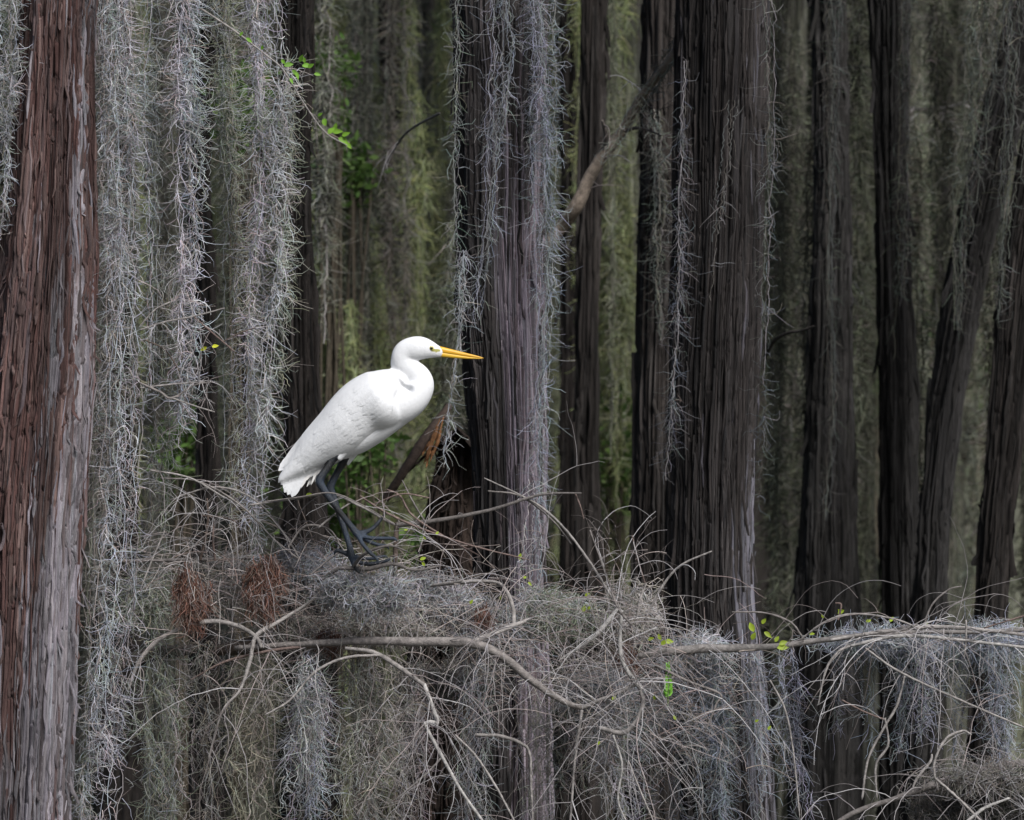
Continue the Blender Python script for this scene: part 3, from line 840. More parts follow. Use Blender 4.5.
for i, (lab, px, py, Y, w, h, n) in enumerate([
    ('rust-brown clump of dead foliage left of the other large one', 192, 590, -.06, 18, 34, 900),
    ('rust-brown clump of dead foliage under the egret\'s tail', 264, 585, -.06, 20, 30, 1000),
    ('small rusty tuft on the moss near the fork of the smooth limb', 483, 611, .0, 6, 8, 180),
    ('small rusty tuft beside the white broken stub', 627, 650, .0, 6, 10, 200),
    ('faint rusty litter on the smooth limb\'s left end', 330, 634, .0, 16, 7, 260),
]):
    heap(lab, px, py, Y, w, h, n, RUST, 270 + i, 'dead_foliage', 'dead foliage', 'rust-brown dead foliage in the tangle', .0008, (.02, .06), 1.9, .6)

# ------------------------------------------------------------------ branches
WOOD = np.array([.21, .19, .18]); PALE = np.array([.34, .315, .30]); WHITE = np.array([.50, .48, .46]); BROWNW = np.array([.13, .10, .085])
DARKW = np.array([.075, .065, .06]); RED = np.array([.19, .14, .125])


def limb_geo(G, nodes, col, seed, n=60, sides=10, rough=.022):
    """nodes (px,py,Y,radius px)"""
    rng = np.random.RandomState(seed)
    nd = np.array(nodes, float)
    w = np.array([P(a, b, y) for a, b, y, _ in nd]); r = nd[:, 3] * S
    p = smooth_path(np.hstack([w, r[:, None]]), n)
    arc = np.cumsum(np.r_[0, np.linalg.norm(np.diff(p[:, :3], axis=0), axis=1)])
    q = arc / np.maximum(p[:, 3].max() * 2.2, .004)
    wob = np.stack([vnoise(q + 300 * k + seed, 31 + k) for k in range(4)], -1)
    pts = p[:, :3] + wob[:, :3] * p[:, 3:] * rough * 7
    rad = np.maximum(p[:, 3] * (1 + rough * 6 * wob[:, 3]), .0003)
    rad[-1] *= .4
    c = np.asarray(col) * (1 + .12 * vnoise(np.linspace(0, 12, n) + seed, seed % 97))[:, None]
    v, f_, cc = tubes(pts[None], rad[None], sides, c[None], caps=True)
    G.add(v, f_, cc)
    return pts


def limb_obj(name, nodes, col, seed, parent, org, **kw):
    G = Geo(); pts = limb_geo(G, nodes, col, seed, **kw)
    return link(name, G.mesh(name, LIMB, org), (0, 0, 0), parent), pts


def twig_obj(start, dirv, length, rad, rng, parent, org, col, droop=.5, subs=4, K=14):
    col = np.asarray(col) * 1.25
    G = Geo()

    def one(p0, d, L, r, c):
        d = norm(np.asarray(d, float)); pts = [np.asarray(p0, float)]
        bend = rng.randn(3) * .03
        for k in range(K - 1):
            pts.append(pts[-1] + d * L / (K - 1))
            d = norm(d + np.array([0, 0, -droop * 2.2 / K]) + bend + rng.randn(3) * .10)
        pts = np.array(pts)
        v, f_, cc = tubes(pts[None], np.linspace(r, r * .4, K)[None], 5, np.asarray(c)[None]); G.add(v, f_, cc)
        return pts, d
    pts, _ = one(start, dirv, length, rad, col)
    for j in range(rng.randint(0, subs + 1)):
        k = rng.randint(3, K - 2)
        d = norm(pts[k + 1] - pts[k] + rng.randn(3) * np.array([.6, .5, .6]))
        one(pts[k], d, length * rng.uniform(.25, .5), rad * .6, np.asarray(col) * rng.uniform(.8, 1.15))
    return link('twig', G.mesh('twig', TWIG, org), (0, 0, 0), parent)


TWCOL = [np.array(c) for c in ([.24, .225, .225], [.17, .155, .155], [.33, .32, .325], [.12, .105, .10], [.27, .255, .26], [.21, .18, .175])]


def leaf_obj(px, py, Y, l, ang, parent, org, rng, col=(.32, .42, .04), w=.5):
    c = P(px, py, Y)
    n = 7; u = np.linspace(0, 1, n)
    wd = np.sin(np.pi * u ** .8) * l * S * w * .5 + .0002
    a = np.radians(ang)
    ax = np.array([math.cos(a), rng.uniform(-.4, .4), math.sin(a)]); sd = norm(np.array([-math.sin(a), .25, math.cos(a)]))
    mid = c + ax * (u[:, None] * l * S); mid[:, 2] -= (u ** 2) * l * S * .15
    nrm = norm(np.cross(ax, sd))
    v = np.stack([mid - sd * wd[:, None] + nrm * wd[:, None] * .4, mid, mid + sd * wd[:, None] + nrm * wd[:, None] * .4], 1)
    id_ = np.arange(n * 3).reshape(n, 3)
    q = np.stack([id_[:-1, :-1], id_[:-1, 1:], id_[1:, 1:], id_[1:, :-1]], -1).reshape(-1, 4)
    G = Geo(); G.add(v, [q], np.asarray(col) * rng.uniform(.8, 1.2))
    return link('leaf', G.mesh('leaf', LEAF, org), (0, 0, 0), parent)


def branch(label, limbs, seed, ntwig=0, tdir=(0, 0, 1), tspread=.6, tlen=(.1, .3), trad=.00105, droop=.6, leaves=(), group='bare branches of the tangle', extra=(), leafcol=(.32, .42, .04), trange=(.1, 1.0), name='bare_branch', cat='branch'):
    """limbs: list of (nodes, colour). extra: hand drawn twigs (nodes, colour)"""
    rng = np.random.RandomState(seed)
    n0 = limbs[0][0][0]
    org = P(n0[0], n0[1], n0[2])
    t = empty(name, org, label, cat, group)
    allp = []; lobs = []
    for i, (nodes, col) in enumerate(limbs):
        nodes = [(a_, b_, y_, r_ * (.8 if r_ < 4 else .95)) for a_, b_, y_, r_ in nodes]
        lo_, pts = limb_obj('limb', nodes, np.asarray(col) * .85, seed + i, t, org, n=30 + 8 * len(nodes), sides=9)
        allp.append(pts); lobs.append(lo_)
    for i, (nodes, col) in enumerate(extra):
        nodes = [(a_, b_, y_, r_ * .72) for a_, b_, y_, r_ in nodes]
        _, pts = limb_obj('twig', nodes, np.asarray(col) * .85, seed + 50 + i, lobs[0], org, n=12 + 7 * len(nodes), sides=6, rough=.05)
    for k in range(ntwig):
        wl = rng.randint(len(allp)); pts = allp[wl]
        j = int(len(pts) * rng.uniform(*trange) * .999)
        d = np.array(tdir) + rng.randn(3) * tspread * np.array([1, .7, .8])
        twig_obj(pts[j], d, rng.uniform(*tlen), trad * rng.uniform(.6, 1.25), rng, lobs[wl], org, TWCOL[rng.randint(6)], droop)
    for (px, py, l, a) in leaves:
        leaf_obj(px, py, limbs[0][0][0][2] - .03, l, a, t, org, rng, leafcol)
    return t


branch('smooth grey limb arching right then drooping below the egret',
       [([(235, 648, -.02, 3), (300, 644, -.06, 3.6), (370, 641, -.11, 4.6), (420, 642, -.14, 5), (468, 643, -.15, 5.2), (500, 655, -.15, 4.6), (535, 683, -.15, 4.2), (565, 702, -.13, 3.8), (582, 708, -.1, 3)], WOOD * 1.1),
        ([(470, 643, -.15, 3.6), (492, 634, -.14, 3.2), (515, 625, -.12, 2.8), (532, 618, -.1, 1.6)], PALE),
        ([(514, 625, -.12, 2.6), (513, 608, -.1, 2.6), (507, 592, -.09, 2.4), (495, 582, -.07, 2), (462, 582, -.05, 2.6), (430, 586, .02, 2)], PALE * .85)],
       1101, 44, (.3, -.1, .3), .7, (.12, .35), droop=.7, leaves=[(345, 606, 7, 70), (420, 560, 7, 30), (425, 566, 6, 120), (470, 604, 6, 60), (360, 622, 6, 10), (500, 600, 6, 80)], trange=(.0, .95))
branch('arched pale branch at lower left joining the smooth limb',
       [([(128, 690, -.05, 1.6), (140, 660, -.05, 2.6), (165, 636, -.05, 3), (205, 622, -.06, 3.2), (235, 625, -.07, 2.8), (255, 636, -.08, 2.6), (262, 648, -.08, 2.2)], PALE * .75),
        ([(328, 585, -.05, 1.2), (305, 605, -.06, 1.8), (278, 622, -.07, 2.6), (256, 636, -.08, 2.8), (250, 660, -.08, 2.6), (240, 690, -.09, 1.8), (222, 712, -.09, 1.4), (208, 760, -.08, 1)], PALE),
        ([(190, 680, -.02, 1), (230, 660, -.04, 1.6), (290, 648, -.06, 1.8), (345, 646, -.06, 1.6)], RED)],
       1102, 42, (.2, -.1, -.1), .8, (.12, .35), droop=.5)
branch('broken dark stub sticking out beside the tallest moss curtain',
       [([(110, 668, .12, 9), (150, 655, .1, 8), (185, 650, .08, 6), (197, 648, .08, 4)], DARKW * .9)], 1103, 0)
branch('brown rotten log end behind the arched pale branch',
       [([(215, 650, .18, 6), (255, 646, .16, 9), (300, 642, .14, 8), (345, 636, .12, 5), (362, 634, .12, 3)], BROWNW)], 1104, 14, (0, -.2, .2), .8)
branch('horizontal weathered pole lying under the rusty clumps',
       [([(290, 606, .12, 2), (330, 604, .1, 3.4), (400, 602, .1, 3), (440, 600, .1, 2)], PALE * .6), ([(120, 561, .1, 2), (180, 560, .08, 2.4), (250, 558, .08, 2), (300, 560, .08, 1.4)], WOOD)],
       1105, 45, (.2, -.1, .35), .7, (.1, .3), droop=.8)
branch('long thin branch arching right from the egret\'s feet across the central trunk',
       [([(396, 525, -.02, 3.4), (440, 520, -.03, 2.8), (490, 510, -.05, 2.2), (540, 495, -.06, 1.7), (582, 493, -.07, 1)], WOOD * .7),
        ([(397, 522, -.02, 2.6), (396, 540, -.02, 3.2), (395, 575, .0, 3.4), (396, 600, .03, 3)], BROWNW)],
       1106, 14, (.6, .2, .1), .55, (.12, .4), droop=.75,
       leaves=[(436, 535, 5, 60), (426, 540, 5, 120), (404, 530, 4, 10), (520, 560, 8, 85)],
       extra=[([(360, 496, -.08, 1.4), (385, 512, -.05, 1.6), (420, 528, -.04, 1.6), (470, 545, -.05, 1.3), (530, 560, -.06, .9)], RED),
              ([(386, 489, -.05, 1), (400, 496, -.05, 1.3), (412, 515, -.05, 1.4), (440, 534, -.04, 1.3), (480, 556, -.04, 1)], RED),
              ([(402, 480, -.04, .8), (412, 500, -.04, 1.2), (425, 522, -.04, 1.2)], WOOD),
              ([(484, 478, -.04, .8), (520, 495, -.05, 1.3), (545, 510, -.06, 1.6), (570, 535, -.06, 1.8), (595, 570, -.06, 1.8), (618, 608, -.06, 1.6)], PALE * .8),
              ([(488, 491, -.04, 1), (520, 496, -.05, 1.3), (552, 520, -.05, 1.2), (572, 545, -.05, 1)], WOOD),
              ([(575, 493, -.06, 1), (580, 505, -.06, 1), (584, 519, -.06, .7)], RED)])
branch('twig bow arching over the egret\'s legs',
       [([(250, 505, -.1, 1.2), (285, 500, -.1, 1.5), (330, 494, -.1, 1.8), (358, 505, -.1, 1.8), (395, 525, -.08, 2)], PALE * .75),
        ([(288, 548, -.08, 1.2), (300, 530, -.08, 1.4), (312, 525, -.08, 1.4), (330, 530, -.08, 1.2), (342, 548, -.06, 1)], WOOD)],
       1107, 4, (.4, .4, .2), .7, (.08, .25), droop=.7, leaves=[(306, 495, 7, 10), (366, 585, 8, 80)],
       extra=[([(318, 528, -.1, 1.3), (340, 510, -.1, 1.3), (352, 502, -.1, 1)], PALE * .8), ([(310, 575, -.09, 1.2), (338, 553, -.09, 1.4), (360, 548, -.06, 1)], PALE * .7),
              ([(372, 505, -.05, 1), (402, 494, -.06, 1.1), (430, 498, -.06, .8)], RED)])
branch('stiff twigs fanning up at the left of the tangle beside the long moss curtain',
       [([(200, 560, .02, 2), (206, 535, .0, 1.8), (208, 515, .0, 1.5), (207, 498, .0, .9)], BROWNW), ([(215, 560, .02, 1.6), (213, 540, 0, 1.4), (214, 522, 0, 1)], RED),
        ([(248, 552, .02, 2), (245, 535, 0, 1.8), (232, 520, 0, 1.5), (200, 515, 0, 1)], BROWNW)],
       1108, 30, (.2, -.2, .3), .7, (.12, .32), droop=.8,
       extra=[([(140, 590, -.05, 1), (152, 560, -.05, 1.3), (165, 530, -.05, .9)], PALE), ([(170, 500, -.05, .9), (215, 487, -.05, 1.2), (255, 500, -.05, 1.3), (285, 535, -.05, 1.4), (300, 560, -.05, 1.2)], PALE * .8),
              ([(160, 478, -.06, 1), (200, 482, -.06, 1.2), (240, 505, -.06, 1.3), (275, 540, -.06, 1.2), (300, 560, -.06, 1)], WOOD)])
branch('zigzag whitish broken twig hanging below the smooth limb',
       [([(345, 648, -.12, 2), (375, 653, -.12, 3), (400, 668, -.13, 3), (425, 686, -.14, 3)], PALE * .8),
        ([(424, 684, -.14, 2.6), (430, 700, -.14, 2.6), (438, 722, -.15, 2.8)], WHITE), ([(439, 723, -.15, 2.6), (430, 722, -.15, 2.5), (424, 724, -.15, 2.4)], WHITE),
        ([(424, 723, -.15, 2.2), (434, 742, -.15, 2.4), (446, 764, -.15, 2.2), (462, 792, -.15, 2), (486, 826, -.14, 1.8)], WHITE * .9)],
       1109, 40, (.1, -.2, -.4), .7, (.12, .32), droop=.6,
       extra=[([(444, 755, -.15, 1.4), (425, 775, -.15, 1.3), (395, 800, -.14, 1)], PALE * .8), ([(455, 735, -.1, 1.4), (475, 755, -.1, 1.6), (495, 785, -.1, 1.6), (515, 822, -.1, 1.4)], PALE),
              ([(475, 735, -.08, 2), (500, 736, -.08, 2.6), (522, 744, -.08, 2.2), (530, 755, -.08, 1.8), (531, 785, -.08, 1.6), (533, 825, -.08, 1.4)], PALE * .85),
              ([(265, 715, -.15, 1), (290, 700, -.15, 1.6), (315, 672, -.15, 1.8), (345, 658, -.15, 2), (380, 655, -.15, 2)], PALE)])
branch('whorl of thin twigs spraying from a knot right of the smooth limb\'s tip',
       [([(582, 708, -.06, 3), (600, 700, -.07, 2.4), (625, 690, -.08, 2), (645, 678, -.08, 2.6)], PALE * .7),
        ([(600, 728, -.08, 3), (622, 733, -.09, 3.4), (636, 722, -.1, 3.4), (643, 703, -.1, 3), (640, 690, -.1, 2)], PALE * .8),
        ([(622, 610, -.08, 2), (620, 640, -.08, 2.6), (622, 660, -.08, 2.8), (632, 678, -.08, 3), (642, 690, -.09, 2.6)], WHITE * .75),
        ([(582, 710, -.06, 2), (575, 760, -.06, 1.6), (570, 825, -.06, 1.4)], PALE)],
       1110, 62, (-.1, -.2, .0), 1.0, (.12, .38), trad=.0012, droop=.6, leaves=[(612, 700, 6, 50), (655, 700, 6, 100), (648, 640, 7, 30), (598, 745, 5, 70), (676, 720, 6, 110)],
       extra=[([(613, 735, -.1, 1.6), (622, 765, -.1, 1.6), (618, 800, -.1, 1.4), (628, 825, -.1, 1)], WHITE * .8), ([(628, 760, -.1, 1), (640, 790, -.1, 1.3), (655, 825, -.1, 1)], PALE)])
branch('white broken stub slanting up at the top of the tangle',
       [([(560, 660, -.05, 1.4), (590, 640, -.08, 2.4), (605, 625, -.09, 3.2), (618, 608, -.1, 2.4)], WHITE), ([(590, 530, -.06, .8), (606, 575, -.08, 1.2), (618, 608, -.1, 1.6), (632, 625, -.1, 1.8)], WOOD)],
       1111, 36, (.1, -.1, .3), .9, (.1, .3), droop=.8, leaves=[(585, 596, 6, 40), (583, 612, 8, 75), (588, 610, 6, 60), (523, 578, 5, 20), (528, 582, 5, -40)])
branch('two pale twigs standing up left of the broad dark trunk',
       [([(636, 625, -.05, 1.6), (640, 600, -.06, 1.8), (646, 583, -.06, 1.5)], PALE), ([(645, 583, -.06, .8), (638, 560, -.06, .9), (632, 535, -.06, .7)], RED),
        ([(645, 620, -.05, 1.2), (660, 590, -.06, 1.6), (680, 566, -.07, 1.4), (712, 551, -.08, 1)], PALE * .9)], 1112, 10, (.1, -.2, .4), .6, (.06, .15))
RB = branch('long horizontal branch running to the right edge, mossy and budding',
            [([(638, 656, -.02, 3.4), (665, 652, -.02, 4.4), (700, 649, -.02, 4.8), (740, 648, -.02, 4.4), (780, 646, -.02, 3.8), (815, 641, -.02, 3.8), (860, 636, -.02, 3.4), (920, 632, -.02, 3), (980, 632, -.02, 2.6), (1060, 628, -.02, 2)], PALE * .62),
             ([(830, 640, -.05, 2), (880, 632, -.06, 2.6), (930, 627, -.06, 2.6), (985, 630, -.06, 2.4), (1060, 640, -.06, 2)], PALE * 1.0),
             ([(850, 646, -.08, 2), (900, 636, -.09, 2.4), (960, 640, -.09, 2), (1060, 652, -.08, 2)], WHITE * .7)],
            1113, 60, (.3, -.2, .0), .7, (.12, .4), droop=.8,
            leaves=[(838, 614, 8, 40), (844, 612, 7, 150), (824, 618, 5, 120), (890, 622, 7, 60), (924, 627, 8, 60), (777, 648, 12, 10), (779, 645, 10, 30), (775, 642, 8, 60), (754, 632, 12, 110), (752, 640, 10, 70),
                    (762, 624, 8, 60), (764, 632, 9, -30), (661, 645, 9, 45), (664, 642, 10, 10), (661, 640, 8, 110), (768, 730, 6, 60), (809, 634, 6, 10), (866, 622, 6, 30), (755, 722, 5, 40)],
            extra=[([(732, 612, -.05, 1), (765, 613, -.06, 1.3), (790, 622, -.07, 1.5), (803, 638, -.06, 1.6)], WOOD), ([(800, 640, -.06, 1.4), (825, 622, -.08, 1.5), (852, 614, -.08, 1.5), (890, 618, -.08, 1.4), (922, 629, -.06, 1.2)], PALE * .8),
                   ([(838, 620, -.08, 1.6), (841, 605, -.08, 1.4), (835, 603, -.08, 1)], RED), ([(922, 630, -.05, 1.3), (932, 605, -.05, 1.3), (948, 590, -.05, 1), (962, 586, -.05, .7)], WOOD),
                   ([(966, 620, -.09, 1.4), (966, 640, -.09, 1.4), (964, 658, -.08, 1)], PALE), ([(984, 628, -.1, 1), (1030, 614, -.12, 1.4), (1060, 604, -.12, 1.4)], RED),
                   ([(818, 705, -.1, 1), (826, 670, -.1, 1.6), (838, 652, -.1, 1.8), (850, 646, -.1, 1.6)], PALE), ([(865, 648, -.1, 1.4), (900, 672, -.12, 1.6), (960, 700, -.14, 1.5), (1030, 730, -.16, 1.2)], PALE * .9),
                   ([(905, 675, -.1, 1.4), (897, 705, -.1, 1.8), (885, 726, -.1, 1.8), (868, 760, -.1, 1.8), (862, 800, -.1, 1.6)], PALE * .9), ([(885, 718, -.1, 1.6), (888, 745, -.1, 1.6), (876, 765, -.1, 1.8), (877, 800, -.1, 1.4)], PALE * .8),
                   ([(842, 700, -.1, 1), (865, 712, -.1, 1.2), (886, 720, -.1, 1.2)], RED), ([(655, 665, -.06, 1.6), (690, 682, -.07, 1.8), (720, 694, -.08, 1.8), (716, 705, -.08, 1.6), (706, 730, -.08, 1.2)], WOOD),
                   ([(770, 680, -.1, 1.2), (785, 710, -.1, 1.5), (793, 750, -.1, 1.3), (800, 820, -.1, 1)], PALE * .9)])
# green frond
fr = P(668, 697, -.06)
G = Geo(); rng = np.random.RandomState(4)
for k in range(44):
    u = k / 44; sd = 1 if k % 2 else -1
    b = fr + np.array([0.001 * math.sin(u * 4), 0, u * 34 * S]); l = (5.5 - 3.5 * u) * S * 1.3
    d = np.array([sd, rng.uniform(-.6, .6), .8]); d /= np.linalg.norm(d)
    e = np.array([0, .6, 0]) * l * .3 + np.array([0, 0, l * .22])
    G.add([b, b + d * l * .5 + e, b + d * l, b + d * l * .5 - e], [[[0, 1, 2, 3]]], np.array([.22, .50, .07]) * rng.uniform(.8, 1.2))
v, f_, cc = tubes(np.stack([fr + np.array([0, 0, -.02]), fr + np.array([0, 0, 34 * S])])[None], np.full((1, 2), .0009), 5, np.array([.2, .3, .08])); G.add(v, f_, cc)
o = link('frond', G.mesh('frond', LEAF, np.array(RB.location)), (0, 0, 0), RB); o['label'] = 'bright green feathery frond'

branch('mossy dark bough rising in the lower right corner',
       [([(800, 850, -.2, 3), (850, 815, -.2, 3.2), (900, 797, -.2, 3.6), (930, 786, -.2, 4), (962, 776, -.2, 4.4), (1000, 768, -.2, 5), (1060, 758, -.2, 6)], WOOD * .75),
        ([(960, 800, -.22, 4), (990, 785, -.22, 4), (1060, 772, -.22, 4)], DARKW)],
       1114, 46, (.2, -.2, .1), .8, (.12, .35), droop=.6,
       extra=[([(938, 790, -.24, 1.4), (934, 765, -.24, 1.6), (945, 740, -.24, 1.8), (962, 731, -.24, 1.6), (972, 735, -.24, 1.2)], PALE), ([(912, 792, -.24, 1.6), (916, 780, -.24, 1.8), (930, 762, -.24, 2), (932, 754, -.24, 1.4)], PALE),
              ([(935, 778, -.3, 1.6), (960, 800, -.3, 1.8), (985, 825, -.3, 1.4)], PALE), ([(966, 822, -.3, 2), (985, 808, -.3, 2.4), (1010, 798, -.3, 1.6)], WHITE * .8)])
heap('dark moss mound under the bough in the lower right corner', 990, 808, -.12, 70, 30, 3400, TAN * .42, 281)
heap('dark litter lying on the bough in the lower right corner', 985, 778, -.2, 55, 9, 1100, TAN * .62, 282)

# twiglets too fine and tangled to count
rng = np.random.RandomState(90)
G = Geo()
n = 1100
cx_ = rng.choice(10, n)
cxp = np.array([180, 240, 300, 350, 410, 470, 530, 590, 640, 700])[cx_] + rng.randn(n) * 24
cyp = np.array([585, 600, 590, 605, 605, 620, 640, 660, 690, 690])[cx_] + rng.randn(n) * np.array([22, 30, 26, 26, 28, 36, 40, 44, 44, 36])[cx_]
roots = np.stack([P(a, b, y) for a, b, y in zip(cxp, cyp, np.where((cxp > 320) & (cxp < 420) & (cyp < 580), rng.uniform(.05, .25, n), rng.uniform(-.08, .22, n)))])
K = 9
d = norm(rng.randn(n, 3) * np.array([1.2, .5, .5]) + np.array([.1, 0, .15])); pts = np.zeros((n, K, 3)); pts[:, 0] = roots
L = rng.uniform(.06, .22, n)
bend = rng.randn(n, 3) * .06
for k in range(1, K):
    pts[:, k] = pts[:, k - 1] + d * (L / K)[:, None]
    d = norm(d + bend + np.array([0, 0, -.1]) + rng.randn(n, 3) * .08)
v, f_, cc = tubes(pts, rng.uniform(.0004, .0009, (n, 1)) * np.linspace(1, .5, K), 4, pick(np.array(TWCOL) * np.array([1.3, 1.2, 1.12]), n, rng)); G.add(v, f_, cc)
tag(link('twig_tangle', G.mesh('twig_tangle', TWIG)), 'dense tangle of hair-thin dry twiglets among the moss', 'twigs', kind='stuff')

branch('crooked dark mossy twig gripped by the egret\'s toes',
       [([(318, 582, -.10, 2.2), (338, 569, -.135, 2.8), (352, 568, -.14, 3), (368, 569, -.15, 2.8), (392, 564, -.155, 2.4), (415, 570, -.14, 1.8), (440, 566, -.12, 1.2)], WOOD * .6),
        ([(352, 568, -.14, 2), (362, 556, -.17, 2), (378, 548, -.19, 1.8), (392, 546, -.19, 1.4), (408, 552, -.18, 1)], WOOD * .6)], 1150, 8, (.4, .5, .2), .7, (.06, .16))
branch('single thin pale twig bowing across the front of the egret\'s legs',
       [([(262, 502, -.20, .7), (300, 497, -.21, .8), (332, 493, -.21, .8), (362, 505, -.2, .8), (394, 524, -.17, .9)], WOOD * .9)], 1151, 3, (.4, .2, .1), .5, (.06, .14))

# sprigs at upper left
rng = np.random.RandomState(95)
branch('thin vine slanting down at upper left with bright green leaves',
       [([(200, 8, -.1, 1.3), (236, 32, -.1, 1.3), (262, 52, -.1, 1.1), (283, 70, -.1, 1.1), (305, 105, -.1, .9), (325, 132, -.1, .8), (348, 146, -.1, .6)], PALE * .9)], 1120, 5, (.2, 0, -.3), .5, (.04, .09), trad=.0008,
       leaves=[(284, 66, 10, 20), (292, 70, 8, -40), (300, 62, 9, 70), (302, 66, 10, 10), (308, 68, 8, 40), (285, 64, 7, 120), (296, 72, 7, -70), (305, 63, 7, 100), (240, 36, 6, 60), (246, 38, 7, -30), (262, 50, 6, 80), (314, 74, 7, 0), (290, 78, 6, -60), (318, 116, 6, 40), (326, 124, 7, 100)], group='leafy sprigs', leafcol=(.17, .36, .04), name='leafy_vine', cat='vine')
branch('out-of-focus green sprig below the vine at upper left',
       [([(325, 132, .5, .9), (336, 137, .5, .9), (350, 143, .5, .7)], RED)], 1121, 2, (.3, 0, -.2), .4, (.03, .06), trad=.0008,
       leaves=[(328, 134, 11, 50), (332, 132, 12, 10), (338, 138, 12, -20), (342, 136, 10, 30), (345, 142, 9, -40), (335, 130, 9, 80), (326, 126, 10, 110)], group='leafy sprigs', leafcol=(.22, .42, .05), name='leafy_vine', cat='vine')
branch('bare twig fan spreading from the tallest moss curtain above the yellow leaf',
       [([(140, 330, -.25, 1.2), (165, 322, -.26, 1.2), (195, 316, -.26, 1), (225, 308, -.26, .8)], PALE * .8), ([(140, 326, -.25, 1), (155, 310, -.26, 1.1), (170, 302, -.26, .8)], PALE),
        ([(192, 315, -.2, .9), (215, 335, -.2, 1), (235, 352, -.2, .8)], RED), ([(222, 342, -.2, .7), (240, 333, -.2, .8), (258, 327, -.2, .6)], BROWNW)], 1122, 16, (.4, -.2, 0), .8, (.05, .14), trad=.0009,
       leaves=[(207, 347, 7, 200), (212, 347, 7, 20)], group='bare twigs sticking out of the moss', leafcol=(.6, .62, .04))
branch('bare twig fan spreading from the tallest moss curtain below the yellow leaf',
       [([(140, 383, -.25, 1.5), (160, 392, -.26, 1.6), (172, 398, -.26, 1.4), (195, 385, -.26, 1), (212, 382, -.26, .7)], WOOD), ([(172, 398, -.26, 1.1), (195, 406, -.26, 1), (215, 412, -.26, .7)], PALE),
        ([(140, 388, -.25, 1), (175, 384, -.26, 1), (205, 382, -.26, .8)], PALE)], 1123, 18, (.4, -.2, 0), .8, (.05, .14), trad=.0009, group='bare twigs sticking out of the moss')
branch('bare curved twigs beside the tallest moss curtain near the middle height',
       [([(145, 340, -.2, 1), (165, 350, -.2, 1), (180, 372, -.2, .8)], BROWNW), ([(150, 470, -.2, 1), (190, 478, -.2, 1.2), (225, 498, -.2, 1)], PALE)], 1124, 14, (.4, -.2, 0), .8, (.06, .16), trad=.0009, group='bare twigs sticking out of the moss')

# the slanting bare limb right of centre
branch('bare brown limb slanting up behind the central trunk\'s moss',
       [([(520, 275, 1.55, 7), (558, 232, 1.55, 8), (577, 205, 1.5, 8.6), (590, 176, 1.5, 7.6), (607, 150, 1.5, 8.4), (622, 132, 1.5, 7), (645, 92, 1.45, 5.5), (668, 62, 1.4, 5), (690, 20, 1.4, 4), (712, -40, 1.4, 3)], np.array([.25, .205, .165])), ([(606, 152, 1.5, 4.5), (606, 134, 1.46, 3.6), (602, 120, 1.44, 2)], np.array([.14, .12, .11])), ([(622, 132, 1.5, 3), (640, 128, 1.45, 2), (662, 136, 1.4, 1)], np.array([.14, .12, .11]))], 1130, 6, (.2, -.3, .1), .6, (.1, .2), trad=.002, group='dead limbs among the trunks')
branch('crooked dark dead branch right of the broad dark trunk',
       [([(766, 356, 2.6, 2.6), (774, 341, 2.5, 2.8), (788, 333, 2.4, 2.6), (800, 331, 2.35, 2), (814, 326, 2.3, 1.2)], DARKW * .7)], 1131, 0, group='dead limbs among the trunks')
branch('thin horizontal dead branch at upper right',
       [([(905, 108, 4.5, 2.2), (935, 109, 4.5, 2.6), (960, 104, 4.5, 2), (985, 97, 4.5, 1.4)], DARKG[2])], 1132, 8, (.2, 0, -.1), .8, (.1, .2), trad=.002, group='dead limbs among the trunks')
branch('pale thin twig curving out left of the central trunk',
       [([(385, 170, 1.6, 1.2), (395, 148, 1.6, 1.6), (410, 130, 1.5, 1.8), (440, 113, 1.3, 2)], PALE * .5)], 1133, 3, (-.3, 0, -.2), .5, (.08, .15), group='dead limbs among the trunks')

# rotten stump behind the egret's breast
st = empty('rotten_stump', P(440, 560, 1.5) * np.array([1, 1, 0]), 'rotten reddish-brown stump behind the egret\'s breast', 'stump')
me, org, _, _ = make_trunk('trunk', [(405, 450, 468), (450, 440, 472), (500, 428, 476), (600, 414, 482)], 1.5, pal_fn(np.array([[.030, .021, .017], [.024, .018, .016], [.045, .032, .026], [.02, .016, .014]])), 66,
                           nstrip=700, sl=(.03, .16), sw=(.002, .006), flute=.12, ztop=0.1, lift=.03, furrow=.016, nth=260, nz=400)
# crop to a ragged stump
co = np.empty(len(me.vertices) * 3, np.float32); me.vertices.foreach_get('co', co); co = co.reshape(-1, 3)
lim = P(0, 428, 1.5)[2] - 0.25 * np.abs(co[:, 0] + org[0] - P(455, 0, 1.5)[0]) * 4 + .03 * vnoise(co[:, 0] * 90, 4)
co[:, 2] = np.minimum(co[:, 2], lim); me.vertices.foreach_set('co', co.ravel()); me.update()
st.location = org
link('trunk', me, (0, 0, 0), st)
G = Geo()
for k, (x0, y0, x1, y1, r) in enumerate([(424, 464, 437, 424, 2.2), (427, 460, 440, 419, 2.4), (430, 462, 442, 430, 2.2), (422, 456, 433, 436, 1.6), (433, 456, 444, 416, 1.4), (426, 468, 431, 446, 1.5)]):
    limb_geo(G, [(x0, y0, 1.27, .5), (x0 * .7 + x1 * .3, y0 * .7 + y1 * .3, 1.265 + .004 * k, r), (x0 * .3 + x1 * .7, y0 * .3 + y1 * .7, 1.27, r * .8), (x1, y1, 1.28, .3)], np.array([.30, .145, .065]) * (.7 + .12 * k), 67 + k, n=18, sides=5, rough=.12)
link('splinter', G.mesh('splinter', LIMB, org), (0, 0, 0), st)['label'] = 'bare orange splinters of fresh wood'
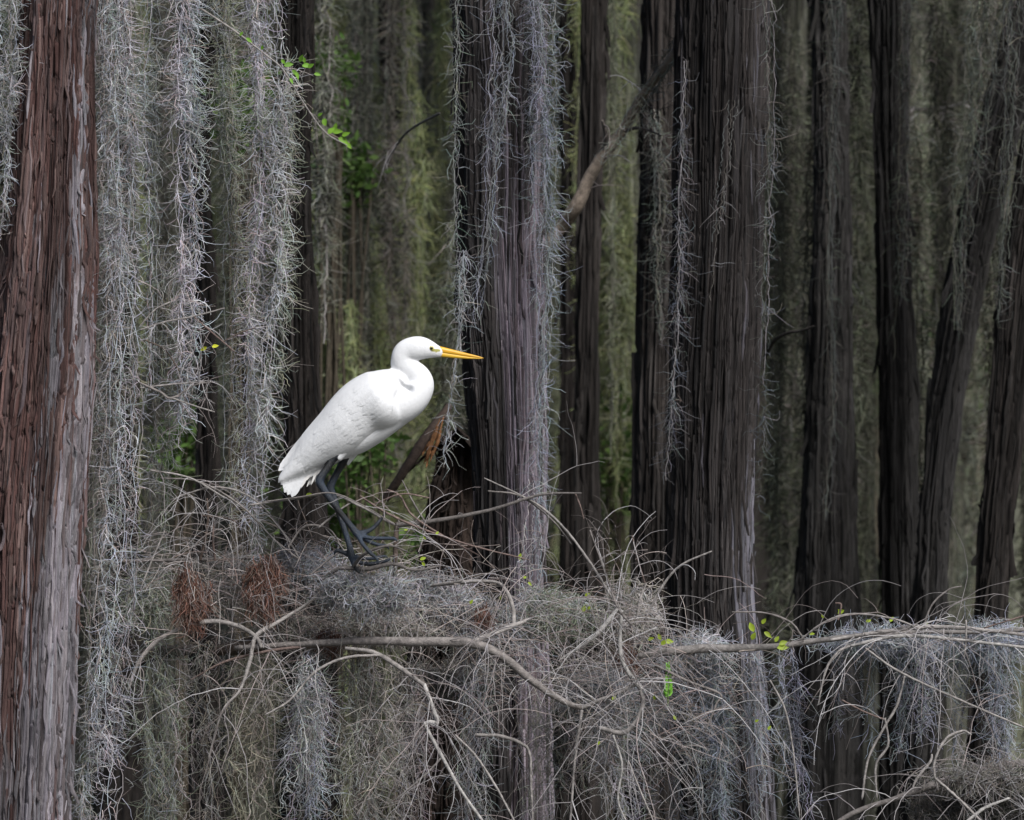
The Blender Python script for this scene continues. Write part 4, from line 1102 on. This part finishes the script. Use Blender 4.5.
branch('thick root-like limb leaning against the rotten stump', [([(385, 500, 1.25, 5), (405, 470, 1.25, 6), (425, 440, 1.3, 7), (450, 405, 1.4, 5)], np.array([.07, .05, .04]))], 1140, 0, group='dead limbs among the trunks')

# ------------------------------------------------------------------ the egret
#EGRET
YB = -0.15                                    # the bird stands a hand's breadth in front of the focus plane's moss
EA = P(352, 568, YB)


def Epts(nodes, n):
    """nodes (px,py,y metres,radius px, depth ratio) -> smooth pts, rad, ratio"""
    nd = np.array(nodes, float)
    w = np.array([P(a, b, YB) + np.array([0, y, 0]) for a, b, y, _, _ in nd])
    p = smooth_path(np.hstack([w, nd[:, 3:4] * S, nd[:, 4:5]]), n)
    return p[:, :3], np.maximum(p[:, 3], .0004), p[:, 4]


def Esweep(nodes, n=40, sides=28):
    pts, r, k = Epts(nodes, n)
    v, f, _ = tubes(pts[None], r[None], sides, None, caps=True, ysc=k[None])
    return v, f


BODY = [(281, 480, 0, 4, 1.0), (298, 465, 0, 12, .8), (318, 448, 0, 20.5, .85), (340, 431, 0, 27, .95), (363, 409, 0, 30, 1.0), (382, 400, 0, 31, 1.08), (394, 394, 0, 25, .95), (401, 397, 0, 14, .6)]
BELLY = [(412, 402, 0, 14, 1), (395, 414, 0, 14.5, 1.1), (375, 428, 0, 15, 1.2), (355, 441, 0, 14, 1.2), (340, 453, 0, 8, 1.1)]
NECK = [(380, 412, 0, 20, 1), (396, 405, 0, 21, 1), (410, 397, 0, 19, .9), (418.5, 386, 0, 15.8, .8), (417.5, 377, 0, 13.2, .72), (410, 369.5, 0, 11.5, .7), (404, 364, 0, 11, .72), (402, 357, 0, 10.8, .76), (406, 351, 0, 11.2, .78), (414, 348.6, 0, 12, .8), (422, 348.2, 0, 11.4, .78), (430, 349.6, 0, 9, .75), (437, 351.5, 0, 6.4, .72), (443, 353, 0, 4.4, .7)]
HINDNECK = [(406, 352, 0, 9, .7), (400, 359, 0, 9, .7), (399, 367, 0, 8, .6), (402, 375, 0, 6.5, .5), (406, 382, 0, 5.5, .4)]
LEGS = []
for y, hip, nodes in (
    (-.022, [(350, 438, 0, 11, .8), (342, 450, 0, 7.5, .8), (337, 459, 0, 4.6, 1)],
     [(338, 452, 0, 4.4, 1), (329, 466, 0, 3.6, 1), (320.5, 479, 0, 4.2, 1), (322, 486, 0, 4.0, 1), (335, 505, 0, 3.1, 1), (350, 524, 0, 3.0, 1), (357, 533, 0, 3.8, 1), (360, 535, 0, 3.4, 1)]),
    (.03, [(356, 441, 0, 10, .8), (349, 454, 0, 7, .8), (344, 464, 0, 4.4, 1)],
     [(345, 458, 0, 4.2, 1), (336, 474, 0, 3.4, 1), (330, 487, 0, 4.0, 1), (332, 495, 0, 3.7, 1), (340, 518, 0, 3.0, 1), (348, 543, 0, 2.9, 1), (351, 556, 0, 3.8, 1), (352, 560, 0, 3.4, 1)])):
    LEGS.append(([(a, b, y, r, k) for a, b, _, r, k in hip], [(a, b, y, r * 1.02, k) for a, b, _, r, k in nodes]))
TOES = [
    # near foot
    [(358, 534, -.022, 3.0, 1), (370, 537.5, -.028, 2.2, 1), (384, 538, -.032, 2.1, 1), (394, 538, -.034, 1.8, 1), (398, 541, -.034, .8, 1)],
    [(358, 534, -.022, 3.0, 1), (363, 543, -.04, 2.2, 1), (371, 552, -.055, 2.1, 1), (377, 557, -.06, 1.7, 1), (380, 562, -.062, .7, 1)],
    [(359, 535, -.022, 3.0, 1), (368, 541, -.004, 2.2, 1), (378, 545, .01, 2.0, 1), (386, 546, .016, 1.6, 1), (389, 550, .016, .7, 1)],
    [(360, 533, -.022, 2.8, 1), (370, 530, -.018, 2.3, 1), (378, 523, -.012, 2.0, 1), (384, 515, -.01, 1.3, 1), (386, 511, -.01, .6, 1)],
    # far foot
    [(351, 557, .03, 3.0, 1), (360, 563, .02, 2.3, 1), (372, 564, .01, 2.3, 1), (386, 561, .006, 1.8, 1), (391, 558, .004, .7, 1)],
    [(351, 557, .03, 3.0, 1), (354, 566, .01, 2.3, 1), (358, 571, .0, 1.9, 1), (362, 574, -.004, .7, 1)],
    [(351, 557, .03, 3.0, 1), (362, 559, .05, 2.2, 1), (374, 559, .064, 2.0, 1), (384, 557, .07, 1.4, 1), (388, 560, .07, .6, 1)],
    [(352, 557, .03, 2.8, 1), (343, 553, .034, 2.3, 1), (336, 551, .036, 2.0, 1), (333, 556, .036, .7, 1)],
]
ev, ef, en = [], {}, 0
for k, (nodes, n) in enumerate([(BODY, 50), (NECK, 60), (HINDNECK, 30), (BELLY, 40)] + [(h, 16) for h, _ in LEGS] + [(l, 50) for _, l in LEGS] + [(t_, 24) for t_ in TOES]):
    v, f = Esweep(nodes, n, 32 if k < 4 else 14)
    ev.append(v)
    for q_ in f:
        ef.setdefault(q_.shape[1], []).append(q_ + en)
    en += len(v)
raw = build_mesh('person_raw', np.concatenate(ev) - EA, [np.concatenate(x) for x in ef.values()])
tmp = bpy.data.objects.new('tmp', raw); COL.objects.link(tmp)
md = tmp.modifiers.new('r', 'REMESH'); md.mode = 'VOXEL'; md.voxel_size = .0019
md = tmp.modifiers.new('s', 'SMOOTH'); md.factor = .5; md.iterations = 5
dg = bpy.context.evaluated_depsgraph_get()
bm_ = bpy.data.meshes.new_from_object(tmp.evaluated_get(dg))
bpy.data.objects.remove(tmp, do_unlink=True); bpy.data.meshes.remove(raw)
bm_.name = 'body'
nv = len(bm_.vertices); co = np.empty(nv * 3, np.float32); bm_.vertices.foreach_get('co', co); co = co.reshape(-1, 3).astype(float)
# the torso alone is smoothed further so that the sweeps melt into each other
npoly = len(bm_.polygons); bm_.polygons.foreach_set('use_smooth', np.ones(npoly, bool))
ed = np.empty(len(bm_.edges) * 2, np.int32); bm_.edges.foreach_get('vertices', ed); ed = ed.reshape(-1, 2)
LP = np.concatenate([Epts(l, 60)[0] for _, l in LEGS] + [Epts(t_, 24)[0] for t_ in TOES]) - EA
dmin = np.full(nv, 9.0)
for a in range(0, nv, 20000):
    dmin[a:a + 20000] = np.sqrt(((co[a:a + 20000, None, :] - LP[None]) ** 2).sum(-1)).min(1)
zleg = P(0, 466, YB)[2] - EA[2]
isleg = (dmin < .0125) & (co[:, 2] < P(0, 455, YB)[2] - EA[2])
hold = (co[:, 2] < P(0, 448, YB)[2] - EA[2])
for it in range(11):
    acc = np.zeros_like(co); cnt = np.zeros(nv)
    for a, b in ((0, 1), (1, 0)):
        np.add.at(acc, ed[:, a], co[ed[:, b]]); np.add.at(cnt, ed[:, a], 1)
    av = acc / np.maximum(cnt, 1)[:, None]
    co = np.where(hold[:, None], co, co * .45 + av * .55)
# the fold between the neck's bend and the shoulder
fold = smooth_path([(391, 365), (394, 373), (398.5, 381), (403, 387), (409, 390)], 60)
fp = np.array([P(a_, b_, YB) for a_, b_ in fold])[:, [0, 2]] - EA[[0, 2]]
near = np.where((co[:, 2] > P(0, 410, YB)[2] - EA[2]) & (co[:, 0] > P(375, 0, YB)[0] - EA[0]))[0]
d2 = ((co[near][:, None, [0, 2]] - fp[None]) ** 2).sum(-1)
jn = d2.argmin(1)
dep = .10 + .42 * (jn / 59.0) ** 1.5
co[near, 1] *= 1 - dep * np.exp(-d2.min(1) / (2 * ((1.5 + 1.2 * jn / 59.0) * S) ** 2))
bm_.vertices.foreach_set('co', co.astype(np.float32).ravel())
ca = bm_.color_attributes.new('col', 'FLOAT_COLOR', 'POINT')
cc = np.ones((nv, 4), np.float32)
cc[:, :3] = (.725, .735, .75)
blk = np.array([.008, .009, .011]); blu = np.array([.022, .036, .06])
mixk = np.clip(vnoise(co[:, 2] * 60, 7) + .35, 0, 1)[:, None]
cc[isleg, :3] = (blk * (1 - mixk) + blu * mixk)[isleg]
# bare yellow-green skin between eye and bill
lor = P(436, 350.5, YB) - EA
dl = np.sqrt(((co[:, 0] - lor[0]) / (4.4 * S)) ** 2 + ((co[:, 2] - lor[2]) / (1.7 * S)) ** 2)
cc[dl < 1, :3] = (.36, .34, .10)
ca.data.foreach_set('color', cc.ravel())
pv = np.empty(len(bm_.loops), np.int32); bm_.loops.foreach_get('vertex_index', pv)
ls = np.empty(npoly, np.int32); bm_.polygons.foreach_get('loop_start', ls)
bm_.materials.clear(); bm_.materials.append(FEATHER); bm_.materials.append(LEGSKIN)
bm_.polygons.foreach_set('material_index', isleg[pv[ls]].astype(np.int32)); bm_.update()
EG = empty('great_egret', EA, 'tall white egret with yellow bill and black legs standing on the branch tangle', 'bird')
link('body', bm_, (0, 0, 0), EG)

# bill: two mandibles meeting in a dark line
for nm, nodes, colr in (
    ('upper_mandible', [(434, 349.2, 0, 3.6, .9), (440, 349.9, 0, 3.5, .8), (450, 351.8, 0, 2.9, .75), (465, 354.6, 0, 1.9, .8), (478, 357.0, 0, 1.0, .9), (483.5, 358.2, 0, .3, 1)], (.62, .33, .025)),
    ('lower_mandible', [(436, 353.4, 0, 3.0, .9), (444, 354.6, 0, 2.6, .75), (455, 356.2, 0, 2.0, .75), (468, 357.7, 0, 1.2, .85), (478, 358.3, 0, .7, .9), (482, 358.5, 0, .3, 1)], (.66, .40, .04))):
    pts, r, k = Epts(nodes, 40)
    cl = np.tile(np.array(colr), (40, 1)); cl *= np.linspace(1.05, .95, 40)[:, None]
    if nm == 'lower_mandible':
        bill_parent = bill
    v, f_, c2 = tubes(pts[None], r[None], 16, cl[None], caps=True, ysc=k[None])
    G = Geo(); G.add(v, f_, c2)
    o = link(nm if nm != 'upper_mandible' else 'bill', G.mesh(nm, HORN, EA), (0, 0, 0), EG)
    if nm == 'upper_mandible':
        bill = o; o['label'] = 'long dagger-shaped yellow bill'
    else:
        o.parent = bill


def ball(c, r, colr, n=14, squash=(1, 1, 1)):
    a = np.linspace(0, np.pi, n); b = np.arange(2 * n) / (2 * n) * TAU
    A, B_ = np.meshgrid(a, b, indexing='ij')
    v = np.stack([np.sin(A) * np.cos(B_), np.cos(A), np.sin(A) * np.sin(B_)], -1) * r * np.array(squash) + c
    id_ = np.arange(n * 2 * n).reshape(n, 2 * n); nx = np.roll(id_, -1, 1)
    return v, [np.stack([id_[:-1], nx[:-1], nx[1:], id_[1:]], -1).reshape(-1, 4)], np.array(colr)


for sgn in (-1, 1):
    c = P(431.6, 348.4, YB) + np.array([0, sgn * 6.1 * S, 0])
    G = Geo(); v, f_, c2 = ball(c, 2.3 * S, (.50, .45, .10), squash=(1, .55, 1)); G.add(v, f_, c2)
    e_ = link('eye', G.mesh('eye', EYE, EA), (0, 0, 0), EG)
    G = Geo(); v, f_, c2 = ball(c + np.array([0, sgn * .95 * S, 0]), 1.45 * S, (.008, .008, .008), squash=(1, .5, 1)); G.add(v, f_, c2)
    link('pupil', G.mesh('pupil', EYE, EA), (0, 0, 0), e_)

# feathers: laid like shingles over the side of the body
bpts, brad, bk = Epts(BODY, 200)
bx = (bpts[:, 0] - EA[0]); bz = (bpts[:, 2] - EA[2])


def side_y(x, z, lift):
    """distance out from the bird's mid-plane of the body's surface at side-view position x, z"""
    d2 = (x[..., None] - bx) ** 2 + (z[..., None] - bz) ** 2
    j = d2.argmin(-1); dd = np.sqrt(d2.min(-1))
    q_ = np.clip(dd / brad[j], 0, 1.6)
    base = brad[j] * bk[j] * np.sqrt(np.clip(1 - np.minimum(q_, .97) ** 2, .0, 1))
    over = np.clip(q_ - .97, 0, 1) * brad[j] * .2
    return np.maximum(base - over, .004) + lift


def feather(G, px, py, length, width, ang, lift0, lift1, sgn, rng, tip=.5, colr=(.725, .735, .75)):
    """a vane from its root (px,py) towards ang (degrees in the picture, 0 right, 90 up)"""
    n, m = 12, 5
    u = np.linspace(0, 1, n); vv = np.linspace(-1, 1, m)
    prof = np.minimum(1, (u / .18) ** .6) * np.clip(1 - np.clip((u - tip) / (1.001 - tip), 0, 1) ** 2.2, 0, 1) ** .6 + .02
    a = math.radians(ang)
    r0 = P(px, py, YB) - EA
    curve = rng.uniform(-.05, .05)
    cx = r0[0] + math.cos(a) * u * length * S - math.sin(a) * curve * u ** 2 * length * S
    cz = r0[2] + math.sin(a) * u * length * S + math.cos(a) * curve * u ** 2 * length * S
    X = cx[:, None] - math.sin(a) * vv * prof[:, None] * width * S / 2
    Z = cz[:, None] + math.cos(a) * vv * prof[:, None] * width * S / 2
    lf = lift0 + (lift1 - lift0) * u[:, None] - .0008 * vv ** 2
    Yy = sgn * side_y(X, Z, lf)
    id_ = np.arange(n * m).reshape(n, m)
    q_ = np.stack([id_[:-1, :-1], id_[:-1, 1:], id_[1:, 1:], id_[1:, :-1]], -1).reshape(-1, 4)
    G.add(np.stack([X, Yy, Z], -1), [q_], np.array(colr) * rng.uniform(.94, 1.02))


axv = np.array([-96, 71.0]); axv /= np.linalg.norm(axv); nrmv = np.array([-axv[1], axv[0]])    # picture coords, y down
if nrmv[1] > 0: nrmv = -nrmv                                                                    # nrmv points up to the back
for sgn in (-1, 1):
    rng = np.random.RandomState(7 + sgn)
    G = Geo()
    # long flight feathers first, then shorter rows on top towards the shoulder
    rows = [(40, 96, 11, 10, .0004, -.88, .62), (26, 84, 12, 10, .0011, -.88, .78), (12, 70, 13, 10, .0018, -.88, .86), (0, 56, 13, 11, .0024, -.86, .92), (-11, 44, 12, 11, .0030, -.84, .95), (-20, 36, 11, 11, .0036, -.80, .97), (-27, 26, 9, 10, .0042, -.66, .97)]
    for t0, ln, wd, cnt, lf, v0, v1 in rows:
        for i in range(cnt):
            vv = v0 + (v1 - v0) * (i + .5) / cnt
            t = t0 + rng.uniform(-4, 4)
            c = np.array([364.0, 411.0]) + axv * t
            hh = 30.5 * math.sqrt(max(.05, 1 - ((t + 8) / 96) ** 2)) if t > -8 else 30.0
            p_ = c + nrmv * vv * hh * .95
            # aim at the tail tip so that the folded wing tapers
            tgt = np.array([287.0 - vv * 3, 476.0 - vv * 8]) + rng.randn(2) * 2
            d_ = tgt - p_; ang = math.degrees(math.atan2(-d_[1], d_[0]))
            ln_ = min(ln * rng.uniform(.92, 1.08), np.linalg.norm(d_) * 1.0)
            feather(G, p_[0], p_[1], ln_, wd * rng.uniform(.9, 1.15), ang, lf, lf + .0002, sgn, rng, tip=rng.uniform(.45, .7))
    link('wing', G.mesh('wing', FEATHER), (0, 0, 0), EG)
rng = np.random.RandomState(21)
G = Geo()
for i in range(16):
    sgn = -1 if i % 2 else 1
    q_ = i / 15
    feather(G, 300 + 4 * q_, 458 + 10 * q_, 34 - 5 * q_ + rng.uniform(-3, 3), 9, 232 + 12 * q_ + rng.uniform(-4, 4), .001 + .0006 * i / 4, .002, sgn, rng, tip=.6)
link('tail', G.mesh('tail', FEATHER), (0, 0, 0), EG)
G = Geo()
for i in range(26):                              # loose plumes behind the thigh
    sgn = -1 if i % 2 else 1
    q_ = rng.rand()
    feather(G, 316 + 14 * q_, 452 + 2 * q_ + rng.uniform(-3, 4), rng.uniform(26, 40) * (1 - .35 * q_), rng.uniform(3, 5), 245 + rng.uniform(-9, 9), .0, .002, sgn, rng, tip=.3, colr=(.76, .75, .73))
link('plume', G.mesh('plume', FEATHER), (0, 0, 0), EG)
#END_EGRET

# ------------------------------------------------------------------ light
w = bpy.data.worlds.new('World'); SC.world = w; w.use_nodes = True
nt = w.node_tree; bg = nt.nodes['Background']
sky = nt.nodes.new('ShaderNodeTexSky'); sky.sky_type = 'NISHITA'; sky.sun_disc = False
EL, AZ = math.radians(46), math.radians(150)       # azimuth measured clockwise from +Y
sky.sun_elevation = EL; sky.sun_rotation = AZ
sky.air_density = 1.0; sky.dust_density = 2.5
nt.links.new(sky.outputs[0], bg.inputs['Color']); bg.inputs['Strength'].default_value = 0.055
ld = bpy.data.lights.new('sun', 'SUN'); ld.energy = 3.2; ld.angle = math.radians(22); ld.color = (1.0, .985, .975)
sun = bpy.data.objects.new('sun', ld); COL.objects.link(sun)
dv = np.array([math.sin(AZ) * math.cos(EL), math.cos(AZ) * math.cos(EL), math.sin(EL)])
from mathutils import Vector
sun.rotation_euler = Vector(dv).to_track_quat('Z', 'Y').to_euler()
sun.location = (3, -8, 12)

cam = bpy.data.cameras.new('camera'); co_ = bpy.data.objects.new('camera', cam); COL.objects.link(co_)
co_.location = (0, -D, ZC); co_.rotation_euler = (math.radians(90), 0, 0)
cam.sensor_width = 36; cam.lens = 36 * D / (1024 * S)
cam.clip_start = 0.1; cam.clip_end = 500
cam.dof.use_dof = True; cam.dof.focus_distance = D; cam.dof.aperture_fstop = cam.lens / 1000 / 0.024
SC.camera = co_
SC.view_settings.view_transform = 'Standard'; SC.view_settings.look = 'None'
SC.view_settings.exposure = 0.6; SC.view_settings.gamma = 1.0
SC.render.engine = 'CYCLES'
SC.cycles.max_bounces = 5; SC.cycles.diffuse_bounces = 3; SC.cycles.glossy_bounces = 2; SC.cycles.transmission_bounces = 2; SC.cycles.transparent_max_bounces = 4
SC.cycles.use_denoising = True
SC.cycles.use_adaptive_sampling = True
